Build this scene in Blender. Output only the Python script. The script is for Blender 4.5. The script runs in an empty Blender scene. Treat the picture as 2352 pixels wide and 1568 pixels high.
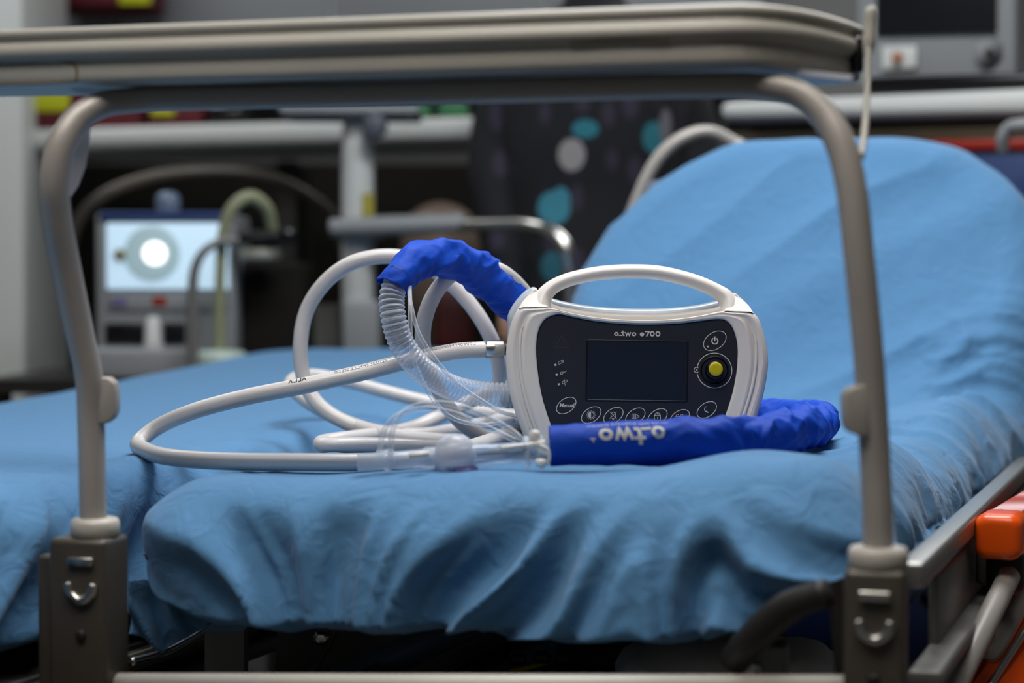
import bpy, bmesh, math, random
from mathutils import Vector, Matrix, noise
PI = math.pi
C = bpy.context.scene.collection
random.seed(4)

# ------------------------------------------------------------------ camera
FPX = 3920.0
CZ = 0.90                       # camera height above the floor
ALPHA = math.atan(104.0 / FPX)  # slight downward pitch
cam_d = bpy.data.cameras.new('camera')
cam = bpy.data.objects.new('camera', cam_d)
C.objects.link(cam)
cam.location = (0, 0, CZ)
cam.rotation_euler = (PI / 2 - ALPHA, 0, 0)
cam_d.sensor_width = 36
cam_d.lens = 36 * FPX / 2352
cam_d.clip_start = 0.05
cam_d.clip_end = 50
cam_d.dof.use_dof = True
cam_d.dof.focus_distance = 1.875
cam_d.dof.aperture_fstop = 2.5
bpy.context.scene.camera = cam

# ------------------------------------------------------------------ world
w = bpy.data.worlds.new('world')
bpy.context.scene.world = w
w.use_nodes = True
w.node_tree.nodes['Background'].inputs[0].default_value = (0.66, 0.64, 0.62, 1)
w.node_tree.nodes['Background'].inputs[1].default_value = 0.05

# ------------------------------------------------------------------ ceiling lights
def area(name, loc, sx, sy, power, col, rot=(0, 0, 0)):
    d = bpy.data.lights.new(name, 'AREA')
    d.shape = 'RECTANGLE'; d.size = sx; d.size_y = sy
    d.energy = power; d.color = col
    o = bpy.data.objects.new(name, d); C.objects.link(o)
    o.location = loc; o.rotation_euler = rot
    return o
LAMPS = [((0.25, 2.15, 2.63), 1.2, 0.6, 39, (0.93, 0.97, 1.0)),
         ((-0.9, 0.65, 2.63), 1.4, 0.8, 12, (1.0, 0.96, 0.92)),
         ((0.05, 0.65, 2.63), 1.4, 0.8, 16, (1.0, 0.94, 0.88)),
         ((1.3, 4.2, 2.63), 1.2, 0.6, 16, (0.95, 0.98, 1.0)),
         ((-1.6, 4.0, 2.63), 1.2, 0.6, 10, (0.95, 0.98, 1.0))]
for l_, sx_, sy_, p_, c_ in LAMPS:
    area('ceiling_lamp_light', l_, sx_, sy_, p_, c_)

vs = bpy.context.scene.view_settings
vs.view_transform = 'Standard'
vs.look = 'None'
vs.gamma = 1
vs.use_curve_mapping = False
vs.exposure = 0.0
bpy.context.scene.cycles.max_bounces = 10
bpy.context.scene.cycles.transparent_max_bounces = 24
bpy.context.scene.cycles.use_denoising = True
bpy.context.scene.cycles.sample_clamp_indirect = 6

# ------------------------------------------------------------------ helpers
def P(px, py, D):
    """world point that the camera sees at photo pixel (px, py) at world depth D"""
    x = (px - 1176) / FPX; y = (784 - py) / FPX
    t = D / (math.cos(ALPHA) + y * math.sin(ALPHA))
    return Vector((x * t, D, CZ + t * (y * math.cos(ALPHA) - math.sin(ALPHA))))

def mat(name, col, rough=0.5, metal=0.0, bump=0.0, bscale=200.0, var=0.0, vscale=6.0, spec=0.5, emit=None, estr=0.0, coat=0.0):
    m = bpy.data.materials.new(name); m.use_nodes = True
    nt = m.node_tree; b = nt.nodes['Principled BSDF']
    b.inputs['Base Color'].default_value = (*col, 1)
    b.inputs['Roughness'].default_value = rough
    b.inputs['Metallic'].default_value = metal
    b.inputs['Specular IOR Level'].default_value = spec
    b.inputs['Coat Weight'].default_value = coat
    if emit:
        b.inputs['Emission Color'].default_value = (*emit, 1)
        b.inputs['Emission Strength'].default_value = estr
    tc = nt.nodes.new('ShaderNodeTexCoord')
    if var > 0:
        n = nt.nodes.new('ShaderNodeTexNoise'); n.inputs['Scale'].default_value = vscale; n.inputs['Detail'].default_value = 4
        nt.links.new(tc.outputs['Object'], n.inputs['Vector'])
        r = nt.nodes.new('ShaderNodeMapRange')
        r.inputs['From Min'].default_value = 0.3; r.inputs['From Max'].default_value = 0.7
        r.inputs['To Min'].default_value = 1 - var; r.inputs['To Max'].default_value = 1 + var
        nt.links.new(n.outputs['Fac'], r.inputs['Value'])
        h = nt.nodes.new('ShaderNodeHueSaturation'); h.inputs['Color'].default_value = (*col, 1)
        nt.links.new(r.outputs['Result'], h.inputs['Value'])
        nt.links.new(h.outputs['Color'], b.inputs['Base Color'])
    if bump > 0:
        n = nt.nodes.new('ShaderNodeTexNoise'); n.inputs['Scale'].default_value = bscale; n.inputs['Detail'].default_value = 3
        nt.links.new(tc.outputs['Object'], n.inputs['Vector'])
        bp = nt.nodes.new('ShaderNodeBump'); bp.inputs['Strength'].default_value = bump; bp.inputs['Distance'].default_value = 0.001
        nt.links.new(n.outputs['Fac'], bp.inputs['Height'])
        nt.links.new(bp.outputs['Normal'], b.inputs['Normal'])
    return m

def cloth_mat(name, col, wscale=28, wdist=0.004, strength=0.5, weave=1400, rough=0.8, sheen=0.15, sub=0.0):
    """woven cloth: crumple bump, fine weave bump"""
    m = mat(name, col, rough, spec=0.25)
    nt = m.node_tree; b = nt.nodes['Principled BSDF']
    b.inputs['Sheen Weight'].default_value = sheen
    tc = nt.nodes.new('ShaderNodeTexCoord')
    n1 = nt.nodes.new('ShaderNodeTexNoise'); n1.inputs['Scale'].default_value = wscale; n1.inputs['Detail'].default_value = 3
    n1.inputs['Distortion'].default_value = 1.2
    nt.links.new(tc.outputs['Object'], n1.inputs['Vector'])
    bp = nt.nodes.new('ShaderNodeBump'); bp.inputs['Strength'].default_value = strength; bp.inputs['Distance'].default_value = wdist
    nt.links.new(n1.outputs['Fac'], bp.inputs['Height'])
    n2 = nt.nodes.new('ShaderNodeTexNoise'); n2.inputs['Scale'].default_value = weave
    nt.links.new(tc.outputs['Object'], n2.inputs['Vector'])
    b2 = nt.nodes.new('ShaderNodeBump'); b2.inputs['Strength'].default_value = 0.3; b2.inputs['Distance'].default_value = 0.0005
    nt.links.new(n2.outputs['Fac'], b2.inputs['Height'])
    nt.links.new(bp.outputs['Normal'], b2.inputs['Normal'])
    nt.links.new(b2.outputs['Normal'], b.inputs['Normal'])
    return m

def clear_mat(name, col, alpha_face=0.35, alpha_edge=0.9, rough=0.12):
    """thin clear plastic: mostly see-through face on, glossy towards its edges"""
    m = bpy.data.materials.new(name); m.use_nodes = True
    nt = m.node_tree; b = nt.nodes['Principled BSDF']; out = nt.nodes['Material Output']
    b.inputs['Base Color'].default_value = (*col, 1); b.inputs['Roughness'].default_value = rough
    b.inputs['Specular IOR Level'].default_value = 0.8
    tr = nt.nodes.new('ShaderNodeBsdfTransparent'); tr.inputs[0].default_value = (0.97, 0.98, 1, 1)
    lw = nt.nodes.new('ShaderNodeLayerWeight'); lw.inputs['Blend'].default_value = 0.45
    mr = nt.nodes.new('ShaderNodeMapRange'); mr.inputs['To Min'].default_value = alpha_face; mr.inputs['To Max'].default_value = alpha_edge
    nt.links.new(lw.outputs['Facing'], mr.inputs['Value'])
    mx = nt.nodes.new('ShaderNodeMixShader')
    nt.links.new(mr.outputs['Result'], mx.inputs[0]); nt.links.new(tr.outputs[0], mx.inputs[1]); nt.links.new(b.outputs[0], mx.inputs[2])
    nt.links.new(mx.outputs[0], out.inputs['Surface'])
    return m

M = {}
M['sheet'] = cloth_mat('light_blue_cloth', (0.080, 0.214, 0.395), 30, 0.008, 0.42)
M['sleeve'] = cloth_mat('royal_blue_nylon', (0.0, 0.055, 0.47), 60, 0.003, 0.25, 1800, 0.6, 0.0)
M['shell'] = mat('warm_white_plastic', (0.68, 0.64, 0.60), 0.38, bump=0.08, bscale=900)
M['shell_clear'] = mat('cool_translucent_plastic', (0.42, 0.47, 0.53), 0.25)
M['panel'] = mat('navy_membrane', (0.011, 0.014, 0.022), 0.42, bump=0.05, bscale=1500)
M['screen'] = mat('dark_screen_glass', (0.008, 0.014, 0.028), 0.12)
M['dark_screen'] = mat('blank_dark_screen', (0.008, 0.009, 0.011), 0.3, spec=0.3)
M['black'] = mat('black_plastic', (0.004, 0.004, 0.005), 0.25)
M['yellow'] = mat('yellow_cap', (0.50, 0.42, 0.004), 0.4)
M['print'] = mat('white_print', (0.62, 0.59, 0.54), 0.6)
M['faint'] = mat('faint_print', (0.035, 0.028, 0.028), 0.6)
M['hose'] = mat('white_pvc_hose', (0.62, 0.585, 0.57), 0.28, bump=0.15, bscale=700)
M['ink'] = mat('black_ink', (0.03, 0.03, 0.03), 0.6)
M['chrome'] = mat('nickel_metal', (0.62, 0.60, 0.56), 0.25, 1.0)
M['clear'] = clear_mat('clear_tubing', (0.85, 0.88, 0.92), 0.14, 0.85, 0.05)
M['clear2'] = clear_mat('clear_corrugated_tubing', (0.80, 0.84, 0.92), 0.16, 0.85, 0.07)
M['valve'] = clear_mat('clear_valve_plastic', (0.72, 0.80, 0.92), 0.22, 0.85, 0.12)
M['frost'] = clear_mat('frosted_plastic', (0.78, 0.79, 0.84), 0.62, 0.95, 0.3)
M['dome'] = clear_mat('milky_dome_plastic', (0.66, 0.68, 0.76), 0.42, 0.9, 0.3)
M['white_gl'] = mat('white_plastic_and_highlight', (0.85, 0.82, 0.76), 0.2)  # also the white of the modelled highlight streaks on the valve
M['purple'] = mat('purple_membrane', (0.05, 0.03, 0.20), 0.4)
M['tube'] = mat('grey_lacquered_steel', (0.37, 0.34, 0.31), 0.40, 0.2)
M['tray'] = mat('grey_white_laminate', (0.42, 0.40, 0.35), 0.45, var=0.06)
M['tray_dark'] = mat('worn_brown_line', (0.16, 0.11, 0.06), 0.6)
M['collar'] = mat('cream_plastic_collar', (0.45, 0.42, 0.37), 0.35)
M['socket'] = mat('bronze_grey_metal', (0.075, 0.065, 0.052), 0.42, 0.4, var=0.15)
M['steel'] = mat('brushed_steel', (0.35, 0.34, 0.32), 0.32, 0.8)
M['darkmetal'] = mat('dark_metal', (0.03, 0.028, 0.026), 0.45, 0.5)
M['greymetal'] = mat('grey_painted_metal', (0.16, 0.155, 0.145), 0.45, 0.2)
M['orange'] = mat('orange_plastic', (0.90, 0.10, 0.003), 0.25)
M['red'] = mat('red_plastic', (0.30, 0.018, 0.008), 0.3)
M['navy'] = mat('navy_blue_plastic', (0.003, 0.03, 0.14), 0.4)
M['white'] = mat('white_paint', (0.60, 0.61, 0.59), 0.5)
M['floor'] = mat('grey_vinyl', (0.07, 0.07, 0.068), 0.5, var=0.1)
M['wall'] = mat('grey_wall_paint', (0.20, 0.20, 0.19), 0.7, var=0.03)
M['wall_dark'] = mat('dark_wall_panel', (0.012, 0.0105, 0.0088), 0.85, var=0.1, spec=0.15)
M['ceiling'] = mat('ceiling_paint', (0.6, 0.6, 0.6), 0.8)
M['bag_red'] = mat('dark_red_bag', (0.10, 0.002, 0.008), 0.6)
M['acid'] = mat('acid_yellow', (0.50, 0.52, 0.0), 0.5)
M['green'] = mat('green_card', (0.03, 0.16, 0.06), 0.6)
M['mattress'] = mat('dark_mattress_vinyl', (0.01, 0.02, 0.05), 0.5)
M['wood'] = mat('dim_beige_board', (0.16, 0.125, 0.07), 0.5, var=0.1)
M['beige'] = mat('brown_beige_vinyl', (0.17, 0.12, 0.09), 0.5)
M['olive'] = mat('pale_olive_tube', (0.25, 0.26, 0.15), 0.4)
M['monitor_grey'] = mat('monitor_grey', (0.26, 0.27, 0.28), 0.45)
M['glow'] = mat('lit_device_panel', (0.3, 0.4, 0.45), 0.4, emit=(0.50, 0.68, 0.84), estr=0.85)
M['glow2'] = mat('lit_dial', (0.5, 0.5, 0.5), 0.4, emit=(1.0, 1.0, 1.0), estr=1.8)
M['glow3'] = mat('dim_dial_ring', (0.2, 0.25, 0.25), 0.4, emit=(0.30, 0.44, 0.50), estr=0.7)
M['skin'] = mat('skin', (0.42, 0.24, 0.16), 0.5)
M['hair'] = mat('brown_hair', (0.03, 0.018, 0.01), 0.6)

def link(name, me, parent=None):
    o = bpy.data.objects.new(name, me); C.objects.link(o)
    if parent: o.parent = parent
    return o

def tag(o, label=None, cat=None, group=None, kind=None):
    if label: o['label'] = label
    if cat: o['category'] = cat
    if group: o['group'] = group
    if kind: o['kind'] = kind
    return o

def thing(name, label, cat, loc=(0, 0, 0), rot=(0, 0, 0), group=None):
    o = bpy.data.objects.new(name, None); C.objects.link(o)
    o.location = loc; o.rotation_euler = rot; o.empty_display_size = 0.05
    bpy.context.view_layer.update()
    return tag(o, label, cat, group)

def mesh(name, verts, faces, m, parent=None, smooth=True, world=True):
    """verts in world space; converted to the parent's space when it has one"""
    me = bpy.data.meshes.new(name)
    if parent is not None and world:
        bpy.context.view_layer.update()
        inv = (parent.matrix_world).inverted()
        verts = [inv @ Vector(v) for v in verts]
    me.from_pydata([tuple(v) for v in verts], [], faces)
    me.materials.append(m)
    me.update()
    if smooth:
        me.polygons.foreach_set('use_smooth', [True] * len(me.polygons))
    return link(name, me, parent)

def bevel(o, width, seg=3):
    b = o.modifiers.new('bevel', 'BEVEL'); b.width = width; b.segments = seg; b.limit_method = 'ANGLE'
    b.harden_normals = False
    o.data.polygons.foreach_set('use_smooth', [True] * len(o.data.polygons))
    return o

def box(name, c, s, m, parent=None, rz=0.0, bev=0.0, rx=0.0, ry=0.0, world=True):
    R = Matrix.Rotation(rz, 3, 'Z') @ Matrix.Rotation(ry, 3, 'Y') @ Matrix.Rotation(rx, 3, 'X')
    vs_ = []
    for z in (-1, 1):
        for y in (-1, 1):
            for x in (-1, 1):
                vs_.append(Vector(c) + R @ Vector((x * s[0] / 2, y * s[1] / 2, z * s[2] / 2)))
    fs = [(0, 2, 3, 1), (4, 5, 7, 6), (0, 1, 5, 4), (2, 6, 7, 3), (0, 4, 6, 2), (1, 3, 7, 5)]
    o = mesh(name, vs_, fs, m, parent, smooth=False, world=world)
    if bev: bevel(o, bev)
    return o

def catmull(pts, n=12, closed=False):
    """points are Vectors of any equal length lists; returns resampled"""
    L = len(pts); out = []
    rng = L if closed else L - 1
    for i in range(rng):
        if closed:
            p0, p1, p2, p3 = pts[(i - 1) % L], pts[i], pts[(i + 1) % L], pts[(i + 2) % L]
        else:
            p1, p2 = pts[i], pts[i + 1]
            p0 = pts[i - 1] if i > 0 else [2 * a - b for a, b in zip(p1, p2)]
            p3 = pts[i + 2] if i + 2 < L else [2 * b - a for a, b in zip(p1, p2)]
        # centripetal parametrisation
        def dist(a, b): return max(1e-6, math.sqrt(sum((x - y) ** 2 for x, y in zip(a, b)))) ** 0.5
        t0 = 0; t1 = t0 + dist(p0, p1); t2 = t1 + dist(p1, p2); t3 = t2 + dist(p2, p3)
        for k in range(n):
            t = t1 + (t2 - t1) * k / n
            r = []
            for a, b, c, d in zip(p0, p1, p2, p3):
                A1 = (t1 - t) / (t1 - t0) * a + (t - t0) / (t1 - t0) * b
                A2 = (t2 - t) / (t2 - t1) * b + (t - t1) / (t2 - t1) * c
                A3 = (t3 - t) / (t3 - t2) * c + (t - t2) / (t3 - t2) * d
                B1 = (t2 - t) / (t2 - t0) * A1 + (t - t0) / (t2 - t0) * A2
                B2 = (t3 - t) / (t3 - t1) * A2 + (t - t1) / (t3 - t1) * A3
                r.append((t2 - t) / (t2 - t1) * B1 + (t - t1) / (t2 - t1) * B2)
            out.append(r)
    if not closed: out.append(list(pts[-1]))
    return out

def frames(cs, up=None):
    """parallel transported frames along centre points"""
    n = len(cs); fr = []
    ref = Vector(up) if up else Vector((0.13, 0.2, 1))
    for i in range(n):
        t = (cs[min(i + 1, n - 1)] - cs[max(i - 1, 0)]).normalized()
        if i == 0 or up:
            s = t.cross(ref).normalized()
        else:
            s = (s - t * s.dot(t)).normalized()
        u = s.cross(t).normalized()
        fr.append((t, s, u))
    return fr

def resample(rows, step):
    """rows: [x,y,z,extra...] polyline -> equally spaced"""
    out = [rows[0]]; acc = 0.0; prev = rows[0]
    for r in rows[1:]:
        d = math.dist(prev[:3], r[:3])
        while acc + d >= step and d > 1e-9:
            f = (step - acc) / d
            prev = [a + (b - a) * f for a, b in zip(prev, r)]
            out.append(prev); d = math.dist(prev[:3], r[:3]); acc = 0.0
        acc += d; prev = r
    return out

def tube(name, rows, m, parent=None, seg=20, rfun=None, flat=1.0, up=None, caps=True, step=None, n=12, interp=True):
    """rows: [x, y, z, r]; round tube through them"""
    rows = [list(r) for r in rows]
    if interp: rows = catmull(rows, n)
    if step: rows = resample(rows, step)
    cs = [Vector(r[:3]) for r in rows]
    fr = frames(cs, up)
    vs_ = []; s_acc = 0.0
    for i, (c, (t, s, u)) in enumerate(zip(cs, fr)):
        if i: s_acc += (c - cs[i - 1]).length
        for k in range(seg):
            a = 2 * PI * k / seg
            r = rows[i][3]
            if rfun: r = rfun(s_acc, a, r)
            vs_.append(c + s * (math.cos(a) * r) + u * (math.sin(a) * r * flat))
    fs = []
    for i in range(len(cs) - 1):
        for k in range(seg):
            a = i * seg + k; b = i * seg + (k + 1) % seg
            fs.append((a, a + seg, b + seg, b))
    if caps:
        fs.append(tuple(range(seg))); L = (len(cs) - 1) * seg
        fs.append(tuple(reversed(range(L, L + seg))))
    return mesh(name, vs_, fs, m, parent)

def ptube(name, pts, m, parent=None, **k):
    """tube through photo points (px, py, depth, radius)"""
    return tube(name, [[*P(a, b, d), r] for a, b, d, r in pts], m, parent, **k)

def lathe(name, c0, axis, prof, m, parent=None, seg=32, caps=True, up=(0.11, 0.3, 1)):
    """prof: [(distance along axis, radius)]"""
    ax = Vector(axis).normalized(); s = ax.cross(Vector(up)).normalized(); u = s.cross(ax)
    vs_ = []; fs = []
    for h, r in prof:
        for k in range(seg):
            a = 2 * PI * k / seg
            vs_.append(Vector(c0) + ax * h + s * math.cos(a) * r + u * math.sin(a) * r)
    for i in range(len(prof) - 1):
        for k in range(seg):
            a = i * seg + k; b = i * seg + (k + 1) % seg
            fs.append((a, a + seg, b + seg, b))
    if caps:
        fs.append(tuple(range(seg))); L = (len(prof) - 1) * seg
        fs.append(tuple(reversed(range(L, L + seg))))
    return mesh(name, vs_, fs, m, parent)

def prism(name, poly, z0, z1, m, parent=None, bev=0.0, seg=3):
    """vertical prism over a world xy polygon"""
    n = len(poly)
    vs_ = [(x, y, z0) for x, y in poly] + [(x, y, z1) for x, y in poly]
    fs = [tuple(reversed(range(n))), tuple(range(n, 2 * n))] + [(i, (i + 1) % n, n + (i + 1) % n, n + i) for i in range(n)]
    o = mesh(name, vs_, fs, m, parent, smooth=False)
    bm = bmesh.new(); bm.from_mesh(o.data); bmesh.ops.recalc_face_normals(bm, faces=bm.faces); bm.to_mesh(o.data); bm.free()
    if bev: bevel(o, bev, seg)
    return o

def curve_plate(name, splines, depth, bev, m, parent, y_front, res=3):
    """plate in the parent's XZ plane from closed outlines (first outer, rest holes); front face at local y_front, going back by depth"""
    cu = bpy.data.curves.new(name, 'CURVE'); cu.dimensions = '2D'; cu.fill_mode = 'BOTH'
    cu.extrude = max(depth / 2 - bev, 0.00001); cu.bevel_depth = bev; cu.bevel_resolution = res; cu.offset = -bev
    for pts in splines:
        sp = cu.splines.new('POLY'); sp.points.add(len(pts) - 1); sp.use_cyclic_u = True
        for q, (x, z) in zip(sp.points, pts): q.co = (x, z, 0, 1)
    tmp = bpy.data.objects.new(name, cu); C.objects.link(tmp)
    dg = bpy.context.evaluated_depsgraph_get()
    me = bpy.data.meshes.new_from_object(tmp.evaluated_get(dg))
    bpy.data.objects.remove(tmp); bpy.data.curves.remove(cu)
    R = Matrix.Rotation(PI / 2, 4, 'X')
    me.transform(Matrix.Translation((0, y_front + depth / 2, 0)) @ R)
    me.name = name
    me.materials.clear(); me.materials.append(m)
    bm = bmesh.new(); bm.from_mesh(me)
    bmesh.ops.remove_doubles(bm, verts=bm.verts, dist=1e-6)
    bmesh.ops.recalc_face_normals(bm, faces=bm.faces)
    for e in bm.edges:
        if len(e.link_faces) == 2 and e.calc_face_angle(0) > 0.7: e.smooth = False
    for f in bm.faces: f.smooth = True
    bm.to_mesh(me); bm.free()
    o = link(name, me, parent)
    wn = o.modifiers.new('weighted', 'WEIGHTED_NORMAL'); wn.keep_sharp = True; wn.weight = 80
    return o

# flat strokes ----------------------------------------------------------
def ribbon(poly, wd, closed=False, sub=None):
    """2D stroke -> verts, faces"""
    pts = [Vector((p[0], p[1])) for p in poly]
    if sub:
        q = []
        for i in range(len(pts) - (0 if closed else 1)):
            a, b = pts[i], pts[(i + 1) % len(pts)]; k = max(1, int((b - a).length / sub))
            q += [a + (b - a) * (j / k) for j in range(k)]
        if not closed: q.append(pts[-1])
        pts = q
    n = len(pts); vs_ = []; fs = []
    for i, p in enumerate(pts):
        a = pts[i - 1] if (i > 0 or closed) else None
        b = pts[(i + 1) % n] if (i < n - 1 or closed) else None
        d1 = (p - a).normalized() if a is not None else (b - p).normalized()
        d2 = (b - p).normalized() if b is not None else d1
        nn = Vector((-(d1.y + d2.y), d1.x + d2.x))
        if nn.length < 1e-4: nn = Vector((-d1.y, d1.x))
        nn.normalize()
        k = 1 / max(0.45, nn.dot(Vector((-d1.y, d1.x))))
        off = nn * wd / 2 * k
        e = Vector((0, 0))
        if not closed and i == 0: e = -d1 * wd * 0.3
        if not closed and i == n - 1: e = d2 * wd * 0.3
        vs_ += [p + off + e, p - off + e]
    for i in range(n if closed else n - 1):
        j = (i + 1) % n
        fs.append((2 * i, 2 * i + 1, 2 * j + 1, 2 * j))
    return vs_, fs

def strokes(name, lst, m, parent, fmap, thick=None):
    """lst: [(poly, width, closed[, sub])]; fmap(x, y) -> 3D point in the parent's space"""
    V = []; F = []
    for it in lst:
        v, f = ribbon(it[0], it[1], it[2], it[3] if len(it) > 3 else None)
        o = len(V); V += [fmap(p.x, p.y) for p in v]; F += [tuple(o + i for i in q) for q in f]
    return mesh(name, V, F, m, parent, smooth=False, world=False)

def circ(cx, cy, rx, ry=None, a0=0, a1=360, n=40, rot=0.0):
    ry = rx if ry is None else ry; out = []
    full = abs(a1 - a0) >= 360
    for i in range(n if full else n + 1):
        a = math.radians(a0 + (a1 - a0) * i / n)
        x, y = rx * math.cos(a), ry * math.sin(a)
        out.append((cx + x * math.cos(rot) - y * math.sin(rot), cy + x * math.sin(rot) + y * math.cos(rot)))
    return out

def glyphs(text, x, y, h, wd):
    """rounded geometric lettering; h = x-height, y = baseline; returns strokes and end x"""
    out = []; r = h / 2
    for ch in text:
        if ch == 'o': out.append((circ(x + r, y + r, r - wd / 2), wd, True)); x += h + wd * 0.35
        elif ch == '_': out.append(([(x - wd * .2, y + wd / 2), (x + h * .55, y + wd / 2)], wd * .8, False)); x += h * .45
        elif ch == 't':
            out.append(([(x + h * .32, y + h * 1.3), (x + h * .32, y + h * .3), (x + h * .40, y + wd * .6), (x + h * .6, y + wd * .5)], wd, False))
            out.append(([(x, y + h * .88), (x + h * .64, y + h * .88)], wd * .85, False)); x += h * .78
        elif ch == 'w':
            out.append(([(x + wd * .3, y + h * .92), (x + h * .34, y + wd * .5), (x + h * .62, y + h * .85), (x + h * .90, y + wd * .5), (x + h * 1.22 - wd * .2, y + h * .92)], wd * .95, False)); x += h * 1.38
        elif ch == 'e':
            out.append((circ(x + r, y + r, r - wd / 2, None, 0, 318), wd, False))
            out.append(([(x + wd / 2, y + r), (x + h - wd * .6, y + r)], wd * .8, False)); x += h + wd * .5
        elif ch == '7':
            out.append(([(x, y + h * 1.38 - wd / 2), (x + h * .86, y + h * 1.38 - wd / 2), (x + h * .32, y + wd * .2)], wd, False)); x += h * 1.02
        elif ch == '0': out.append((circ(x + h * .5, y + h * .69, h * .5 - wd / 2 + h * .04, h * .69 - wd / 2), wd, True)); x += h * 1.18
        elif ch == ' ': x += h * .6
    return out, x

# ------------------------------------------------------------------ the room
def struct(o): o['kind'] = 'structure'; return o
XL, XR, YF, YB, ZC = -3.0, 3.4, -1.8, 5.6, 2.7
struct(box('floor', ((XL + XR) / 2, (YF + YB) / 2, -0.05), (XR - XL, YB - YF, 0.1), M['floor']))
struct(box('ceiling', ((XL + XR) / 2, (YF + YB) / 2, ZC + 0.05), (XR - XL, YB - YF, 0.1), M['ceiling']))
struct(box('wall_back', ((XL + XR) / 2, YB + 0.05, ZC / 2), (XR - XL, 0.1, ZC), M['wall']))
struct(box('wall_front', ((XL + XR) / 2, YF - 0.05, ZC / 2), (XR - XL, 0.1, ZC), M['wall']))
struct(box('wall_left', (XL - 0.05, (YF + YB) / 2, ZC / 2), (0.1, YB - YF, ZC), M['wall']))
struct(box('wall_right', (XR + 0.05, (YF + YB) / 2, ZC / 2), (0.1, YB - YF, ZC), M['wall']))
struct(box('baseboard_back', ((XL + XR) / 2, YB - 0.01, 0.05), (XR - XL, 0.02, 0.1), M['greymetal']))

# ceiling light fittings that carry the lamps
for i, (l_, sx_, sy_, p_, c_) in enumerate(LAMPS):
    where = ['over the bed with the ventilator', 'near the camera on the left', 'near the camera, nearer the middle of the room', 'above the right end of the rear wall', 'above the left end of the rear wall'][i]
    t = thing('ceiling_light', 'flat rectangular ceiling light ' + where, 'ceiling light', (l_[0], l_[1], 2.7), group='flat ceiling lights')
    box('frame', (l_[0], l_[1], 2.685), (sx_ + 0.06, sy_ + 0.06, 0.03), M['greymetal'], t, bev=0.004)
    box('diffuser', (l_[0], l_[1], 2.668), (sx_, sy_, 0.012), mat('lit_diffuser', (0.8, 0.8, 0.8), 0.5, emit=c_, estr=2.0), t)

# ------------------------------------------------------------------ sheets
YAW = math.radians(22); YAWF = math.radians(14.7)
AX = Vector((math.sin(YAW), math.cos(YAW), 0)); BX = Vector((math.cos(YAWF), -math.sin(YAWF), 0))
BP = Vector((math.cos(YAW), -math.sin(YAW), 0))
ZT = CZ - 0.182                     # top of the mattresses
O1 = Vector((-0.046, 1.545, 0)); W1 = 0.362

def ridged(v, sharp=1.6):
    return (1 - abs(noise.noise(v)) * 2) ** sharp if abs(noise.noise(v)) < 0.5 else 0.0

def sstep(a, b, x):
    x = max(0, min(1, (x - a) / (b - a))); return x * x * (3 - 2 * x)

def make_sheet(name, O, A, B, W, L, s1, s2, ang, ztop, R0, R1, E, step, topfun, sidefun, m, rf=0.035, tuck=0.05, rise=0.0, sidek=None, widen=None):
    ds = 0.005; spine = []; p = Vector((0, 0)); th = rise
    ns = int(L / ds) + 2
    for i in range(ns):
        s = i * ds
        th = rise + (ang - rise) * sstep(s1, s2, s)
        spine.append((p.copy(), th))
        p = p + Vector((math.cos(th), math.sin(th))) * ds
    def sp(s):
        s = max(0, min(L, s)); i = min(int(s / ds), ns - 2); f = s / ds - i
        return spine[i][0].lerp(spine[i + 1][0], f), spine[i][1]
    Tot = E + tuck
    nS = int((L + 2 * Tot) / step) + 1; nT = int((2 * W + 2 * Tot) / step) + 1
    V = []; arc = rf * PI / 2
    for i in range(nS):
        s = -Tot + (L + 2 * Tot) * i / (nS - 1)
        for j in range(nT):
            t = -W - Tot + (2 * W + 2 * Tot) * j / (nT - 1)
            R = R0 if s < L * 0.6 else R1
            # inner rounded rectangle, pulled in by rf so that the fold ends on the outline
            lo, hi, wi = rf, L - rf, W - rf
            cs = max(lo + R, min(hi - R, s)); ct = max(-wi + R, min(wi - R, t))
            dv = Vector((s - cs, t - ct)); dl = dv.length
            if dl > R: e = dl - R; n = dv / dl; bs, bt = cs + n.x * R, ct + n.y * R
            else: e = 0; n = Vector((0, 0)); bs, bt = s, t
            e = min(e, Tot)
            if e < arc: out = rf * math.sin(e / rf); down = rf * (1 - math.cos(e / rf)); on = math.sin(e / rf)
            elif e < E: out = rf; down = rf + (e - arc); on = 1
            else:
                k = (e - E) / tuck; out = rf - tuck * 0.8 * k; down = rf + (E - arc) + 0.012 * k; on = 1
            kf = 1 if sidek is None else sidek + (1 - sidek) * sstep(0.3, 0.9, -n.x) * (1 - 0.62 * sstep(0.20, 0.36, t) - 0.25 * sstep(-0.26, -0.36, t))
            down = min(down, rf) + max(0, down - rf) * kf
            h = topfun(bs, bt, e); sd = sidefun(bs, bt, e, n) * sstep(0.0, arc * 1.2, e)
            out += sd * on; down -= h * (1 - 0.6 * sstep(0, arc, e))
            pp, th = sp(bs)
            if widen: bt += widen(bs, bt)
            tang = Vector((A.x * math.cos(th), A.y * math.cos(th), math.sin(th)))
            nrm = Vector((-A.x * math.sin(th), -A.y * math.sin(th), math.cos(th)))
            over = bs - max(0, min(L, bs))
            w_ = O + A * pp.x + Vector((0, 0, pp.y + ztop)) + B * (bt + n.y * out) + tang * (n.x * out + over) - nrm * down
            V.append(w_)
    F = [(i * nT + j, i * nT + j + 1, (i + 1) * nT + j + 1, (i + 1) * nT + j) for i in range(nS - 1) for j in range(nT - 1)]
    F = [tuple(reversed(f)) for f in F]
    o = mesh(name, V, F, m)
    sm = o.modifiers.new('soften', 'SMOOTH'); sm.factor = 0.5; sm.iterations = 2
    return o, sp

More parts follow.
